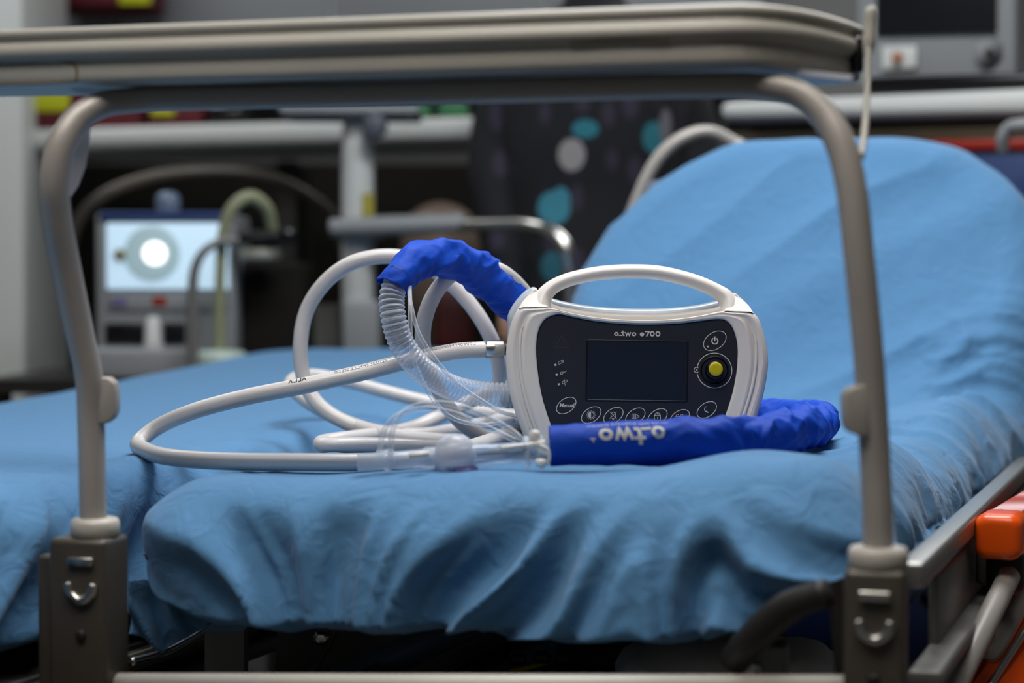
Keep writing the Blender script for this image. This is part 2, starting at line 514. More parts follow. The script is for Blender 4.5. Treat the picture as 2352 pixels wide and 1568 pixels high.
def top1(s, t, e):
    h = 0.004 * noise.noise(Vector((s * 3.2, t * 4.0, 1.3)))
    h += 0.0018 * noise.noise(Vector((s * 9, t * 11, 5.3)))
    # the sheet bulges under the front edge, more to the right
    h += 0.017 * math.exp(-((s - 0.10) / 0.07) ** 2) * math.exp(-((t - 0.24) / 0.10) ** 2)
    h += 0.010 * math.exp(-((s - 0.03) / 0.045) ** 2) * math.exp(-((t - 0.02) / 0.06) ** 2)
    h += 0.011 * math.exp(-((s - 0.03) / 0.05) ** 2) * math.exp(-((t + 0.24) / 0.10) ** 2)
    h += 0.015 * math.exp(-((s - 0.10) / 0.085) ** 2) * sstep(-0.22, -0.06, t) + 0.010 * sstep(0.12, 0.26, t) * (1 - sstep(0.35, 0.55, s))
    # crumpled edge on the right and the pile of folds at the hinge
    g = sstep(0.12, 0.33, t) * sstep(0.15, 0.4, s) * (1 - sstep(1.15, 1.4, s))
    h += g * (0.024 * ridged(Vector((s * 5 + t * 3, t * 7 - s * 2, 2.2)), 1.4) + 0.014 * ridged(Vector((s * 13 - t * 6, t * 16 + s * 4, 7.2)), 1.8) + 0.005 * ridged(Vector((s * 30, t * 34 - s * 12, 4)), 1.5) - 0.006)
    h += 0.035 * math.exp(-((s - 0.92) / 0.10) ** 2) * sstep(0.05, 0.30, t)
    # the left edge is gathered in hard little folds
    g = sstep(-0.24, -0.33, t) * sstep(0.05, 0.15, s) * (1 - sstep(1.1, 1.2, s))
    h += g * (0.010 * ridged(Vector((s * 14, t * 12, 3.1)), 1.5) + 0.004 * ridged(Vector((s * 38, t * 30, 9.1)), 1.6) - 0.006)
    # long soft folds across the raised backrest
    k = sstep(0.95, 1.25, s)
    q = s - 0.55 * t + 0.05 * noise.noise(Vector((s * 3, t * 3, 0)))
    h += k * 0.017 * (ridged(Vector((q * 7, (t + s) * 1.1, 4.4)), 1.4) - 0.5) * (0.35 + 0.65 * sstep(-0.2, 0.2, noise.noise(Vector((s * 2.5, t * 2.5, 8)))))
    q2 = t - 0.5 * s + 0.04 * noise.noise(Vector((s * 5, t * 4, 3)))
    h += k * 0.012 * (ridged(Vector((q2 * 9, s * 1.4, 6.4)), 1.6) - 0.5) * sstep(-0.1, 0.25, t)
    return h

def side1(s, t, e, n):
    foot = -n.x > 0.25
    if foot:
        sk = 0.55 * (1 - sstep(-0.22, -0.05, t)) - 0.75 * sstep(-0.16, -0.02, t) * (1 - sstep(0.16, 0.24, t)) + 0.65 * sstep(0.14, 0.24, t)
        u = t - sk * e + 0.02 * noise.noise(Vector((t * 9, e * 9, 2)))
        a = 0.036 * (ridged(Vector((u * 13, e * 2.0, 0.4)), 1.5) - 0.5) + 0.013 * (ridged(Vector((u * 30, e * 4, 3.4)), 1.6) - 0.4)
        a += 0.012 * noise.noise(Vector((t * 6, e * 7, 1)))
        return a * sstep(0.02, 0.09, e)
    if n.y > 0:
        return 0.012 * (ridged(Vector((s * 12, e * 8, 0.4)), 1.3) - 0.4) + 0.006 * (ridged(Vector((s * 30, e * 22, 1.4)), 1.4) - 0.4)
    return 0.010 * (ridged(Vector((s * 16, e * 10, 4.4)), 1.4) - 0.4) + 0.005 * (ridged(Vector((s * 40, e * 26, 1.9)), 1.4) - 0.4)

sheet1, sp1 = make_sheet('bed_sheet', O1, AX, BX, W1, 1.61, 0.94, 1.19, math.radians(58), ZT, 0.03, 0.19, 0.168, 0.0048, top1, side1, M['sheet'], rf=0.070, sidek=0.17,
                        widen=lambda s, t: sstep(0.7, 1.3, s) * (0.05 * sstep(-0.1, 0.3, t) + 0.025 * sstep(0.1, -0.3, t)) + 0.075 * sstep(1.28, 1.6, s) * sstep(0.1, -0.35, t))
tag(sheet1, 'light blue fitted sheet stretched over the bed the ventilator sits on, backrest raised', 'sheet')

def top2(s, t, e):
    h = 0.006 * noise.noise(Vector((s * 2.2, t * 3.0, 11.3))) + 0.0015 * noise.noise(Vector((s * 10, t * 12, 15.3)))
    g = sstep(0.22, 0.36, t)
    h += g * (0.010 * ridged(Vector((s * 11, t * 12, 13.1)), 1.5) + 0.004 * ridged(Vector((s * 30, t * 30, 19.1)), 1.6) - 0.007)
    return h
def side2(s, t, e, n):
    u = s + 0.9 * e
    return 0.036 * (ridged(Vector((u * 8, e * 2.4, 10.4)), 1.4) - 0.45) + 0.014 * (ridged(Vector((u * 24, e * 7, 11.4)), 1.5) - 0.4)
O2 = Vector((-0.462, 1.63, 0)) - BP * 0.36 - AX * 0.62
sheet2, sp2 = make_sheet('bed_sheet', O2, AX, BP, 0.37, 2.35, 1.0, 1.6, 0.075, ZT + 0.004, 0.04, 0.08, 0.175, 0.009, top2, side2, M['sheet'], rf=0.05)
tag(sheet2, 'light blue sheet covering the flat bed on the left, behind the coiled hose', 'sheet')

# ------------------------------------------------------------------ hospital bed 1
def lp(O, s, t, z, A=AX, B=BX):
    p = O + A * s + B * t; return Vector((p.x, p.y, z))
bed = thing('hospital_bed', 'grey metal hospital bed with orange capped side rail, under the ventilator', 'bed', (O1.x + AX.x * .8, O1.y + AX.y * .8, 0))
def slab(name, O, s0, s1_, t0, t1, z0, z1, m, parent, A=AX, B=BX, bev=0.004):
    a, b, c, d = [lp(O, s, t, 0, A, B) for s, t in ((s0, t0), (s0, t1), (s1_, t1), (s1_, t0))]
    return prism(name, [(v.x, v.y) for v in (a, b, c, d)], z0, z1, m, parent, bev=bev)
slab('mattress', O1, 0.05, 1.02, -W1 + .05, W1 - .05, ZT - 0.058, ZT - 0.015, M['mattress'], bed, bev=0.015)
# raised mattress half
pA, thA = sp1(1.18); pB, thB = sp1(1.52)
def backp(p, th, t, n):
    return O1 + AX * (p.x - math.sin(th) * n) + BX * t + Vector((0, 0, ZT + p.y + math.cos(th) * n))
vv = []
for p_, th_ in ((pA, thA), (pB, thB)):
    for n_ in (-0.03, -0.10):
        for t_ in (-0.24, 0.24): vv.append(backp(p_, th_, t_, n_))
mesh('backrest_mattress', vv, [(0, 1, 3, 2), (4, 6, 7, 5), (0, 4, 5, 1), (2, 3, 7, 6), (0, 2, 6, 4), (1, 5, 7, 3)], M['mattress'], bed, smooth=False)
slab('deck', O1, 0.04, 1.2, -W1 + .02, W1 - .02, ZT - 0.078, ZT - 0.060, M['darkmetal'], bed)
pr, thr = sp1(1.2)
bp0, bp1 = [backp(sp1(s)[0], thB, 0, -0.125) for s in (1.15, 1.5)]
tube('backrest_frame', [[*backp(sp1(s_)[0], thB, t_, -0.12), 0.014] for s_, t_ in ((1.15, -.22), (1.45, -.22), (1.55, -.12), (1.55, .12), (1.45, .22), (1.15, .22))], M['tube'], bed)
# side channels of the deck, light top edge
for sgn in (1, -1):
    slab('side_channel', O1, 0.0 if sgn > 0 else 0.30, 1.5, sgn * (W1 + 0.036) - 0.012, sgn * (W1 + 0.036) + 0.012, ZT - 0.066, ZT - 0.044, M['steel'], bed)
slab('side_panel', O1, 0.14, 1.3, W1 + 0.030, W1 + 0.040, ZT - 0.150, ZT - 0.078, M['greymetal'], bed)
slab('cover_box', O1, 0.42, 0.62, W1 + 0.040, W1 + 0.068, ZT - 0.130, ZT - 0.085, M['greymetal'], bed, bev=0.006)
slab('lower_rail', O1, 0.02, 1.4, W1 + 0.030, W1 + 0.060, ZT - 0.155, ZT - 0.140, M['greymetal'], bed)
# sockets that hold the overbed frame
PL = Vector((-0.387, 1.58, 0)); PR = Vector((0.300, 1.400, 0))
def sock(p, w_, dep, parent, left):
    zt = CZ - 0.222
    o = box('post_socket', (p.x + (-0.006 if left else 0.0), p.y, zt - 0.11), (w_, dep, 0.22), M['socket'], parent, rz=-YAWF, bev=0.006)
    q = p + Vector((math.sin(-YAWF) * 1, -math.cos(YAWF), 0)) * (dep / 2 + 0.003)
    if left:
        box('wing', (p.x - 0.040, p.y + 0.01, zt - 0.118), (0.022, 0.03, 0.20), M['socket'], parent, rz=-YAWF, bev=0.004)
    box('latch_plate', (q.x, q.y, zt - 0.020), (0.026, 0.006, 0.008), M['chrome'], parent, rz=-YAWF, bev=0.002)
    vs_ = []
    tube('latch_cup', [[q.x + a * math.cos(YAWF), q.y - a * math.sin(YAWF), zt + b, 0.0045] for a, b in ((-.013, -.040), (-.010, -.050), (0, -.056), (.010, -.050), (.013, -.040))], M['chrome'], parent, seg=10)
    lathe('bolt', (q.x, q.y + 0.002, zt - 0.088), (-math.sin(YAWF), -math.cos(YAWF), 0), [(0, .005), (.003, .005), (.004, .003)], M['darkmetal'], parent, seg=12)
sock(PL, 0.058, 0.05, bed, True)
sock(PR, 0.050, 0.05, bed, False)
# lower cross bar at the foot
c0 = P(200, 1566, 1.58); c1 = P(2060, 1574, 1.40)
tube('foot_cross_bar', [[c0.x, c0.y, c0.z - .002, 0.0105], [c1.x, c1.y, c1.z - .002, 0.0105]], M['tray'], bed, interp=False)
# mattress retaining lip under the sheet at the foot
ptube('foot_lip', [(545, 1382, 1.69, .006), (800, 1408, 1.66, .006), (1100, 1430, 1.62, .006), (1320, 1440, 1.59, .006)], M['tray_dark'], bed, seg=12)
# understructure
slab('long_beam', O1, 0.02, 1.4, -0.22, -0.17, ZT - 0.30, ZT - 0.22, M['greymetal'], bed)
slab('long_beam', O1, 0.36, 1.4, 0.20, 0.25, ZT - 0.34, ZT - 0.24, M['darkmetal'], bed)
slab('motor_housing', O1, 0.45, 0.75, -0.08, 0.13, ZT - 0.38, ZT - 0.21, M['darkmetal'], bed, bev=0.02)
def quad_plate(name, pts, th, m, parent):
    """flat plate through photo points at their depths with thickness backwards"""
    f = [P(*p) for p in pts]; b = [v + Vector((0, th, 0)) for v in f]; n = len(f)
    return mesh(name, f + b, [tuple(range(n)), tuple(reversed(range(n, 2 * n)))] + [(i, n + i, n + (i + 1) % n, (i + 1) % n) for i in range(n)], m, parent, smooth=False)
quad_plate('hinge_bracket', [(640, 1415, 1.80), (940, 1398, 1.92), (960, 1440, 1.92), (840, 1500, 1.88), (700, 1570, 1.82), (630, 1570, 1.80)], 0.012, M['greymetal'], bed)
quad_plate('bracket', [(470, 1450, 1.75), (560, 1448, 1.75), (560, 1560, 1.75), (470, 1560, 1.75)], 0.03, M['greymetal'], bed)
ptube('pivot_arm', [(768, 1440, 1.80, .004), (762, 1462, 1.80, .0045), (735, 1510, 1.79, .0045), (712, 1560, 1.78, .0045)], M['socket'], bed, seg=12)
lathe('pivot_bolt', P(738, 1464, 1.785), (0, -1, 0), [(0, .009), (.004, .009), (.006, .006), (.0065, .004)], M['chrome'], bed, seg=6)
ptube('support_rod', [(300, 1520, 1.70, .0045), (370, 1500, 1.74, .0045), (470, 1445, 1.84, .0045), (560, 1385, 1.95, .0045)], M['chrome'], bed, seg=12)
ptube('foot_bracket', [(1900, 1360, 1.40, .012), (1810, 1395, 1.42, .014), (1730, 1465, 1.44, .014), (1685, 1520, 1.46, .013)], M['darkmetal'], bed, seg=12)
box('pivot_block', P(1752, 1530, 1.55), (0.046, 0.03, 0.045), M['greymetal'], bed, rz=-YAWF, bev=0.004)
lathe('pivot_bolt', P(1727, 1540, 1.530), (0, -1, 0), [(0, .008), (.004, .008), (.005, .005)], M['chrome'], bed, seg=16)
quad_plate('corner_plate', [(1900, 1340, 1.46), (1960, 1320, 1.45), (1960, 1600, 1.45), (1925, 1600, 1.46)], 0.004, M['darkmetal'], bed)
ptube('yellow_cable', [(1130, 1575, 1.80, .003), (1165, 1545, 1.82, .003), (1215, 1532, 1.84, .003), (1262, 1518, 1.86, .003)], M['yellow'], bed, seg=8)
ptube('red_cable', [(880, 1548, 1.9, .002), (930, 1538, 1.9, .0025), (960, 1530, 1.9, .002)], M['red'], bed, seg=8)
for k, (a, b) in enumerate(((1190, 1512), (1245, 1508), (1295, 1512))):
    box('cable_connector', P(a, b, 1.85), (0.018, 0.02, 0.012), M['darkmetal'], bed, bev=0.003)
lathe('caster_mount', P(1040, 1440, 2.4), (0, 0, -1), [(-.03, .02), (0, .025), (.3, .02)], M['greymetal'], bed)
# legs under the bed down to the floor (mostly out of frame)
for s_, t_ in ((0.12, -0.2), (0.12, 0.2), (1.3, -0.2), (1.3, 0.2)):
    q = lp(O1, s_, t_, 0)
    lg = tube('leg', [[q.x, q.y, ZT - 0.20 if s_ > 1 else ZT - 0.40, 0.018], [q.x, q.y, 0.10, 0.018]], M['greymetal'], bed, interp=False)
    lathe('caster', (q.x - 0.02, q.y, 0.06), (1, 0, 0), [(0, .03), (0, .06), (.04, .06), (.04, .03)], M['black'], bed)
# folded side rail: orange cap, red bar, grey arms
r0 = P(2289, 1235, 1.74); r1 = P(2470, 1112, 2.25)
dr = (r1 - r0).normalized()
def rrect_tube(name, a, b, hw, hh, rad, m, parent, ends=0.0, segs=6):
    d = (b - a).normalized(); s = d.cross(Vector((0, 0, 1))).normalized(); u = s.cross(d)
    prof = []
    for cx, cz, a0 in ((hw - rad, hh - rad, 0), (-hw + rad, hh - rad, 90), (-hw + rad, -hh + rad, 180), (hw - rad, -hh + rad, 270)):
        for k in range(segs + 1):
            an = math.radians(a0 + 90 * k / segs); prof.append((cx + rad * math.cos(an), cz + rad * math.sin(an)))
    st = []
    L = (b - a).length
    if ends:
        for k in range(5): an = PI / 2 * k / 4; st.append((ends * (1 - math.sin(an)), 1 - (1 - math.cos(PI / 2 - an)) * ends / hw))
        st = [(ends * (1 - math.sin(PI / 2 * k / 5)), (hw - ends * (1 - math.cos(PI / 2 - PI / 2 * (5 - k) / 5 * 0 - PI / 2 * k / 5 + 0)) * 0) / hw) for k in range(0)]
        for k in range(6):
            an = PI / 2 * k / 5; st.append((ends * (1 - math.sin(an)), 1 - ends / hw * (1 - math.cos(PI / 2 - an))))
        st = [(ends * (1 - math.cos(PI / 2 * k / 5)), 1 - ends / hw * (1 - math.sin(PI / 2 * k / 5))) for k in range(6)]
        st.append((L, 1))
    else: st = [(0, 1), (L, 1)]
    V = []; n = len(prof)
    for h, k in st: V += [a + d * h + s * (x * k) + u * (z * k) for x, z in prof]
    F = [tuple(range(n)), tuple(reversed(range((len(st) - 1) * n, len(st) * n)))]
    for i in range(len(st) - 1):
        F += [(i * n + j, (i + 1) * n + j, (i + 1) * n + (j + 1) % n, i * n + (j + 1) % n) for j in range(n)]
    return mesh(name, V, F, m, parent)
rrect_tube('rail_end_cap', r0, r0 + dr * 0.05, 0.0235, 0.0235, 0.012, M['orange'], bed, ends=0.010)
rrect_tube('rail_bar', r0 + dr * 0.045, r1, 0.020, 0.022, 0.006, M['red'], bed)
lathe('rail_screw', r0 + dr * 0.058 + Vector((-.006, 0, .021)), (0, 0, 1), [(0, .004), (.0015, .004), (.002, .002)], M['chrome'], bed, seg=16)
box('rail_bracket', P(2310, 1310, 1.80), (0.040, 0.03, 0.05), M['darkmetal'], bed, rz=-YAW, bev=0.012)
ptube('rail_arm', [(2318, 1322, 1.77, .0115), (2270, 1420, 1.70, .0115), (2180, 1600, 1.60, .0115)], M['tube'], bed, seg=20)
ptube('rail_arm', [(2352, 1362, 1.88, .010), (2330, 1410, 1.85, .0105), (2272, 1500, 1.80, .0115), (2262, 1512, 1.80, .009)], M['tube'], bed, seg=20)
ptube('rail_guide', [(2450, 1300, 1.9, .004), (2352, 1452, 1.82, .004), (2270, 1580, 1.76, .004)], M['steel'], bed, seg=10)
quad_plate('rail_panel', [(2470, 1240, 2.0), (2352, 1395, 1.86), (2215, 1600, 1.74), (2500, 1620, 1.80)], 0.015, M['orange'], bed)
box('release_lever', P(2165, 1510, 1.62), (0.020, 0.03, 0.028), M['chrome'], bed, rz=-YAW, rx=0.2, bev=0.008)
box('release_lever', P(2130, 1550, 1.60), (0.022, 0.03, 0.022), M['chrome'], bed, rz=-YAW, rx=0.2, bev=0.009)

navy = quad_plate('storage_bin', [(2200, 1420, 2.2), (2420, 1230, 2.3), (2450, 1600, 2.3), (2180, 1600, 2.2)], 0.2, M['navy'], None)
tag(navy, 'dark blue bin in shadow behind the grey side rail arms, lower right', 'bin')
# white pillow on the shelf under the bed
def pillow(name, c, s, m, rz=0):
    bm = bmesh.new(); bmesh.ops.create_uvsphere(bm, u_segments=32, v_segments=20, radius=1)
    for v in bm.verts:
        x, y, z = v.co
        k = 1 + 0.08 * noise.noise(v.co * 2.2)
        v.co = Vector((math.copysign(abs(x) ** .6, x) * s[0] / 2 * k, math.copysign(abs(y) ** .6, y) * s[1] / 2 * k, z * s[2] / 2 * k))
    me = bpy.data.meshes.new(name); bm.to_mesh(me); bm.free(); me.materials.append(m)
    for p in me.polygons: p.use_smooth = True
    o = link(name, me); o.location = c; o.rotation_euler = (0, 0, rz); return o
M['linen'] = cloth_mat('white_linen', (0.60, 0.60, 0.58), 12, 0.01, 0.4)
pw = pillow('pillow', P(1680, 1548, 1.74), (0.24, 0.15, 0.075), M['linen'], -0.2)
tag(pw, 'white pillow stowed under the foot of the bed behind the bracket', 'pillow')
shelf_z = P(1680, 1548, 1.74).z - 0.040
slab('under_shelf', O1, 0.1, 1.2, -0.32, 0.32, shelf_z - 0.02, shelf_z, M['darkmetal'], bed)
# second sheet corner that hangs under the left corner
def hang(u, v):
    p = P(305 + 260 * u, 1325 + (170 - 130 * abs(u - 0.28) ** 0.8) * v + 40 * u * (1 - v), 1.70 + 0.05 * u)
    return p + Vector((0, -0.020 * ridged(Vector((u * 3.2 - v, v * 0.7, 3)), 1.2) - 0.006 * noise.noise(Vector((u * 4, v * 2, 1))), 0))
nU, nV = 50, 40
hv = [hang(i / nU, j / nV) for j in range(nV + 1) for i in range(nU + 1)]
hf = [(j * (nU + 1) + i, j * (nU + 1) + i + 1, (j + 1) * (nU + 1) + i + 1, (j + 1) * (nU + 1) + i) for j in range(nV) for i in range(nU)]
ho = mesh('draped_corner', hv, hf, M['sheet'], sheet1)
sd = ho.modifiers.new('solid', 'SOLIDIFY'); sd.thickness = 0.0015

# ------------------------------------------------------------------ hospital bed 2
bed2 = thing('hospital_bed', 'dark framed hospital bed standing flat on the left, cut by the photo edge', 'bed', (O2.x + AX.x * 1.2, O2.y + AX.y * 1.2, 0))
slab('mattress', O2, 0.06, 2.25, -0.31, 0.31, ZT - 0.13, ZT - 0.045, M['mattress'], bed2, A=AX, B=BP, bev=0.02)
slab('deck', O2, 0.02, 2.3, -0.35, 0.37, ZT - 0.200, ZT - 0.180, M['darkmetal'], bed2, A=AX, B=BP)
slab('side_channel', O2, 0.02, 2.3, 0.370, 0.384, ZT - 0.205, ZT - 0.185, M['socket'], bed2, A=AX, B=BP)
slab('side_channel', O2, 0.02, 2.3, 0.365, 0.372, ZT - 0.245, ZT - 0.207, M['black'], bed2, A=AX, B=BP)
slab('lower_beam', O2, 0.02, 2.3, 0.33, 0.36, ZT - 0.34, ZT - 0.30, M['navy'], bed2, A=AX, B=BP)
slab('control_box', O2, 0.9, 1.3, -0.05, 0.06, ZT - 0.36, ZT - 0.21, M['white'], bed2, A=AX, B=BP, bev=0.02)
tube('lower_tube', [[*lp(O2, s_, 0.36, ZT - z_, AX, BP), 0.020] for s_, z_ in ((0.1, .42), (0.8, .40), (1.6, .38))], M['greymetal'], bed2)
for s_, t_ in ((0.25, -0.25), (0.25, 0.25), (2.15, -0.25), (2.15, 0.25)):
    q = lp(O2, s_, t_, 0, AX, BP)
    tube('leg', [[q.x, q.y, ZT - 0.20, 0.02], [q.x, q.y, 0.10, 0.02]], M['greymetal'], bed2, interp=False)
    lathe('caster', (q.x - 0.02, q.y, 0.06), (1, 0, 0), [(0, .03), (0, .06), (.04, .06), (.04, .03)], M['black'], bed2)

# ------------------------------------------------------------------ overbed frame with tray
rack = thing('overbed_frame', 'bent grey tube frame with worn cream tray across the foot of the bed', 'frame', (PL.x, PL.y, CZ - 0.21))
fr_pts = [(215, 1235, 1.580, .0125), (212, 1100, 1.580, .0125), (209, 960, 1.580, .0126), (205, 870, 1.575, .0128), (182, 760, 1.565, .0130), (153, 620, 1.548, .0132), (130, 500, 1.530, .0135), (124, 420, 1.520, .0135),
          (140, 335, 1.520, .0130), (180, 272, 1.530, .0124), (235, 240, 1.540, .0118), (320, 229, 1.548, .0113), (450, 225, 1.540, .0110), (800, 217, 1.510, .0108), (1200, 206, 1.474, .0107), (1600, 196, 1.438, .0107),
          (1740, 197, 1.425, .0108), (1830, 215, 1.418, .0115), (1890, 262, 1.410, .0122), (1930, 330, 1.400, .0126), (1955, 430, 1.393, .0126), (1972, 580, 1.390, .0125), (1988, 740, 1.392, .0125), (2001, 900, 1.396, .0125), (2010, 1060, 1.400, .0125), (2015, 1180, 1.400, .0125), (2017, 1280, 1.400, .0125)]
ptube('tube_frame', fr_pts, M['tube'], rack, seg=28, n=8)
zc = P(215, 1210, 1.58).z
for p_, w_ in ((PL, 0.0225), (Vector((P(2017, 1262, 1.40).x, 1.40, 0)), 0.0245)):
    lathe('collar', (p_.x, p_.y, zc - 0.009), (0, 0, 1), [(0, w_ - .002), (.002, w_), (.013, w_), (.017, w_ - .002), (.018, w_ - .006), (.018, 0.012)], M['collar'], rack)
def clip(pts, D, parent):
    quad_plate('stop_clip', [(a, b, D) for a, b in pts], 0.018, M['tube'], parent)
cl = quad_plate('stop_clip', [(a, b, 1.57) for a, b in ((225, 866), (248, 866), (262, 880), (266, 900), (266, 945), (258, 962), (244, 972), (225, 975))], 0.020, M['tube'], rack); bevel(cl, 0.002)
cl = quad_plate('stop_clip', [(a, b, 1.385) for a, b in ((1995, 880), (1968, 886), (1948, 894), (1940, 910), (1942, 975), (1950, 992), (1975, 1002), (1995, 1004))], 0.020, M['tube'], rack); bevel(cl, 0.002)
# tray: a slab whose edge has two rounded beads
xt = Vector((math.cos(YAWF), -math.sin(YAWF), 0)); yt = Vector((math.sin(YAWF), math.cos(YAWF), 0))
f0 = Vector((P(330, 120, 1.51).x, 1.51, 0)); f1 = Vector((P(1740, 80, 1.395).x, 1.395, 0))
xt = (f1 - f0).normalized(); yt = Vector((-xt.y, xt.x, 0))
e0 = f0 - xt * 0.40
corner = Vector((P(1962, 100, 1.53).x, 1.515, 0))
base = [e0, f1 - xt * 0.03]
for k in range(1, 8):       # round the right front corner, chamfer to the end
    u = k / 8; a = f1 - xt * 0.03; b = f1 + xt * 0.03; c = corner
    base.append(a.lerp(b, u).lerp(b.lerp(c, u), u))
base.append(corner)
base += [corner + yt * 0.02 - xt * 0.02, e0 + yt * 0.06]
tz0 = CZ + 0.189
prof = [(-.004, 0.0), (.0005, .001), (.002, .004), (.002, .0155), (.0005, .019), (.0045, .021), (.0085, .0245), (.0095, .029), (.008, .0335), (.004, .036), (.003, .040), (.006, .0425), (.0062, .046), (.003, .0495), (-.004, .0495)]
n = len(base); cen = sum(base, Vector()) / n
nor = []
for i in range(n):
    a = base[i - 1]; b = base[(i + 1) % n]; d = (b - a).normalized(); nor.append(Vector((d.y, -d.x, 0)))
V = []; F = []
for off, z in prof:
    for i in range(n): V.append(base[i] + nor[i] * off + Vector((0, 0, tz0 + z)))
for k in range(len(prof) - 1):
    for i in range(n): F.append((k * n + i, k * n + (i + 1) % n, (k + 1) * n + (i + 1) % n, (k + 1) * n + i))
F.append(tuple(reversed(range(n)))); F.append(tuple(range((len(prof) - 1) * n, len(prof) * n)))
tray = mesh('tray', V, F, M['tray'], rack, smooth=True)
def on_tray(x, z, off=0.0028):
    """photo x on the tray's front face, height above its underside"""
    # intersect the view ray with the front plane
    d = P(x, 150, 1.0) - Vector((0, 0, CZ)); k = (f0.x * xt.y - f0.y * xt.x) / (d.x * xt.y - d.y * xt.x)
    p = Vector((d.x * k, d.y * k, tz0 + z)); return p - yt * off
def tray_line(pts, wd, m, name):
    tube(name, [[*on_tray(a, z, o_), wd] for a, z, o_ in pts], m, rack, seg=8)
tray_line([(-60, .0195, .001), (60, .0195, .001), (150, .0195, .001), (176, .015, .002), (178, .003, .002)], 0.0011, M['tray_dark'], 'edge_slot')
tray_line([(-60, .002, .001), (100, .0015, .001), (178, .003, .001)], 0.0011, M['tray_dark'], 'edge_slot')
tray_line([(1310, .021, .005), (1420, .022, .005), (1540, .021, .005)], 0.0016, M['tray_dark'], 'worn_edge')
# end fitting and thin white rod at the right end
ef = P(1972, 128, 1.50)
box('end_clamp', (ef.x - 0.002, ef.y, ef.z), (0.010, 0.02, 0.032), M['black'], rack, bev=0.004)
ptube('rod_tip', [(1999, 14, 1.47, .003), (2001, 24, 1.47, .0052), (1999, 60, 1.47, .0052), (1996, 100, 1.47, .0056), (1992, 130, 1.47, .003)], M['tray'], rack, seg=16)
ptube('rod', [(1996, 90, 1.47, .0026), (1992, 200, 1.455, .0026), (1986, 300, 1.425, .0030), (1978, 360, 1.400, .0030)], M['tray'], rack, seg=12)
# clear plastic film caught between the tube and the tray on the left
pf = [(208, 285), (205, 330), (195, 385), (180, 425), (162, 452), (150, 440), (150, 380), (160, 330), (180, 300)]
quad_plate('plastic_film', [(a, b, 1.545) for a, b in pf], 0.001, M['frost'], rack)
quad_plate('plastic_film', [(a, b, 1.56) for a, b in ((150, 188), (300, 190), (262, 205), (210, 216), (180, 214), (150, 200))], 0.001, M['frost'], rack)
quad_plate('plastic_film', [(a, b, 1.43) for a, b in ((1700, 143), (1960, 172), (1955, 184), (1830, 172), (1720, 160))], 0.001, M['frost'], rack)

# ------------------------------------------------------------------ portable ventilator
K = 1.88 / FPX * 1.005
vbase = P(1462, 1056, 1.88)
vent = thing('portable_ventilator', 'white portable ventilator with carry handle, dark screen and yellow-capped dial on the blue sheet', 'ventilator',
             tuple(vbase), (math.radians(-4.0), math.radians(0.55), 0))
def zz(x, y):
    """from the working units of the front view to the ventilator's own x, z"""
    return ((x / 3.015 + 1130 - 1462) * K, (1056 - (y / 3.015 + 580)) * K)
def smooth_outline(pts, n=8): return [zz(*p) for p in catmull(pts, n, closed=True)]
LIP = [(330, 352), (420, 385), (560, 425), (760, 455), (1000, 466), (1240, 458), (1440, 430), (1570, 398), (1650, 362)]
front_out = [(250, 388), (330, 388), (385, 386)] + LIP[2:-2] + [(1600, 398), (1650, 404), (1740, 404), (1808, 410), (1842, 440), (1878, 530), (1905, 640), (1915, 745), (1906, 850), (1886, 960), (1860, 1060), (1826, 1170), (1795, 1270), (1770, 1340), (1735, 1395), (1660, 1425), (1400, 1432), (1000, 1434), (600, 1432), (340, 1425), (275, 1395), (240, 1340), (215, 1270), (190, 1200), (155, 1100), (125, 1000), (105, 900), (94, 800), (92, 700), (103, 600), (125, 500), (152, 430), (180, 392)]
pan_out = [(415, 446), (460, 436), (560, 455), (700, 480), (850, 495), (1000, 502), (1150, 500), (1300, 491), (1450, 472), (1560, 459), (1610, 468), (1650, 505), (1680, 575), (1694, 660), (1692, 760), (1680, 870), (1655, 985), (1622, 1090), (1590, 1180), (1560, 1260), (1520, 1320), (1440, 1345), (1000, 1350), (560, 1345), (470, 1310), (430, 1240), (395, 1150), (362, 1050), (336, 940), (316, 810), (306, 700), (310, 600), (330, 525), (366, 473)]
pan_hole = [(x + (x - 1000) * 0.006, y + (y - 900) * 0.008) for x, y in pan_out]
def ray_hit(poly, c, an):
    """distance from c to the outline along angle an"""
    dx, dy = math.cos(an), math.sin(an); best = 0
    for k in range(len(poly)):
        (x1, y1), (x2, y2) = poly[k], poly[(k + 1) % len(poly)]
        ex, ey = x2 - x1, y2 - y1; den = dx * ey - dy * ex
        if abs(den) < 1e-12: continue
        t = ((x1 - c[0]) * ey - (y1 - c[1]) * ex) / den; u = ((x1 - c[0]) * dy - (y1 - c[1]) * dx) / den
        if -1e-9 <= u <= 1 + 1e-9 and t > best: best = t
    return best
fo, fi = smooth_outline(front_out), smooth_outline(pan_hole)
cc = zz(1000, 900); NA = 360
V = []; F = []; rowsn = 0
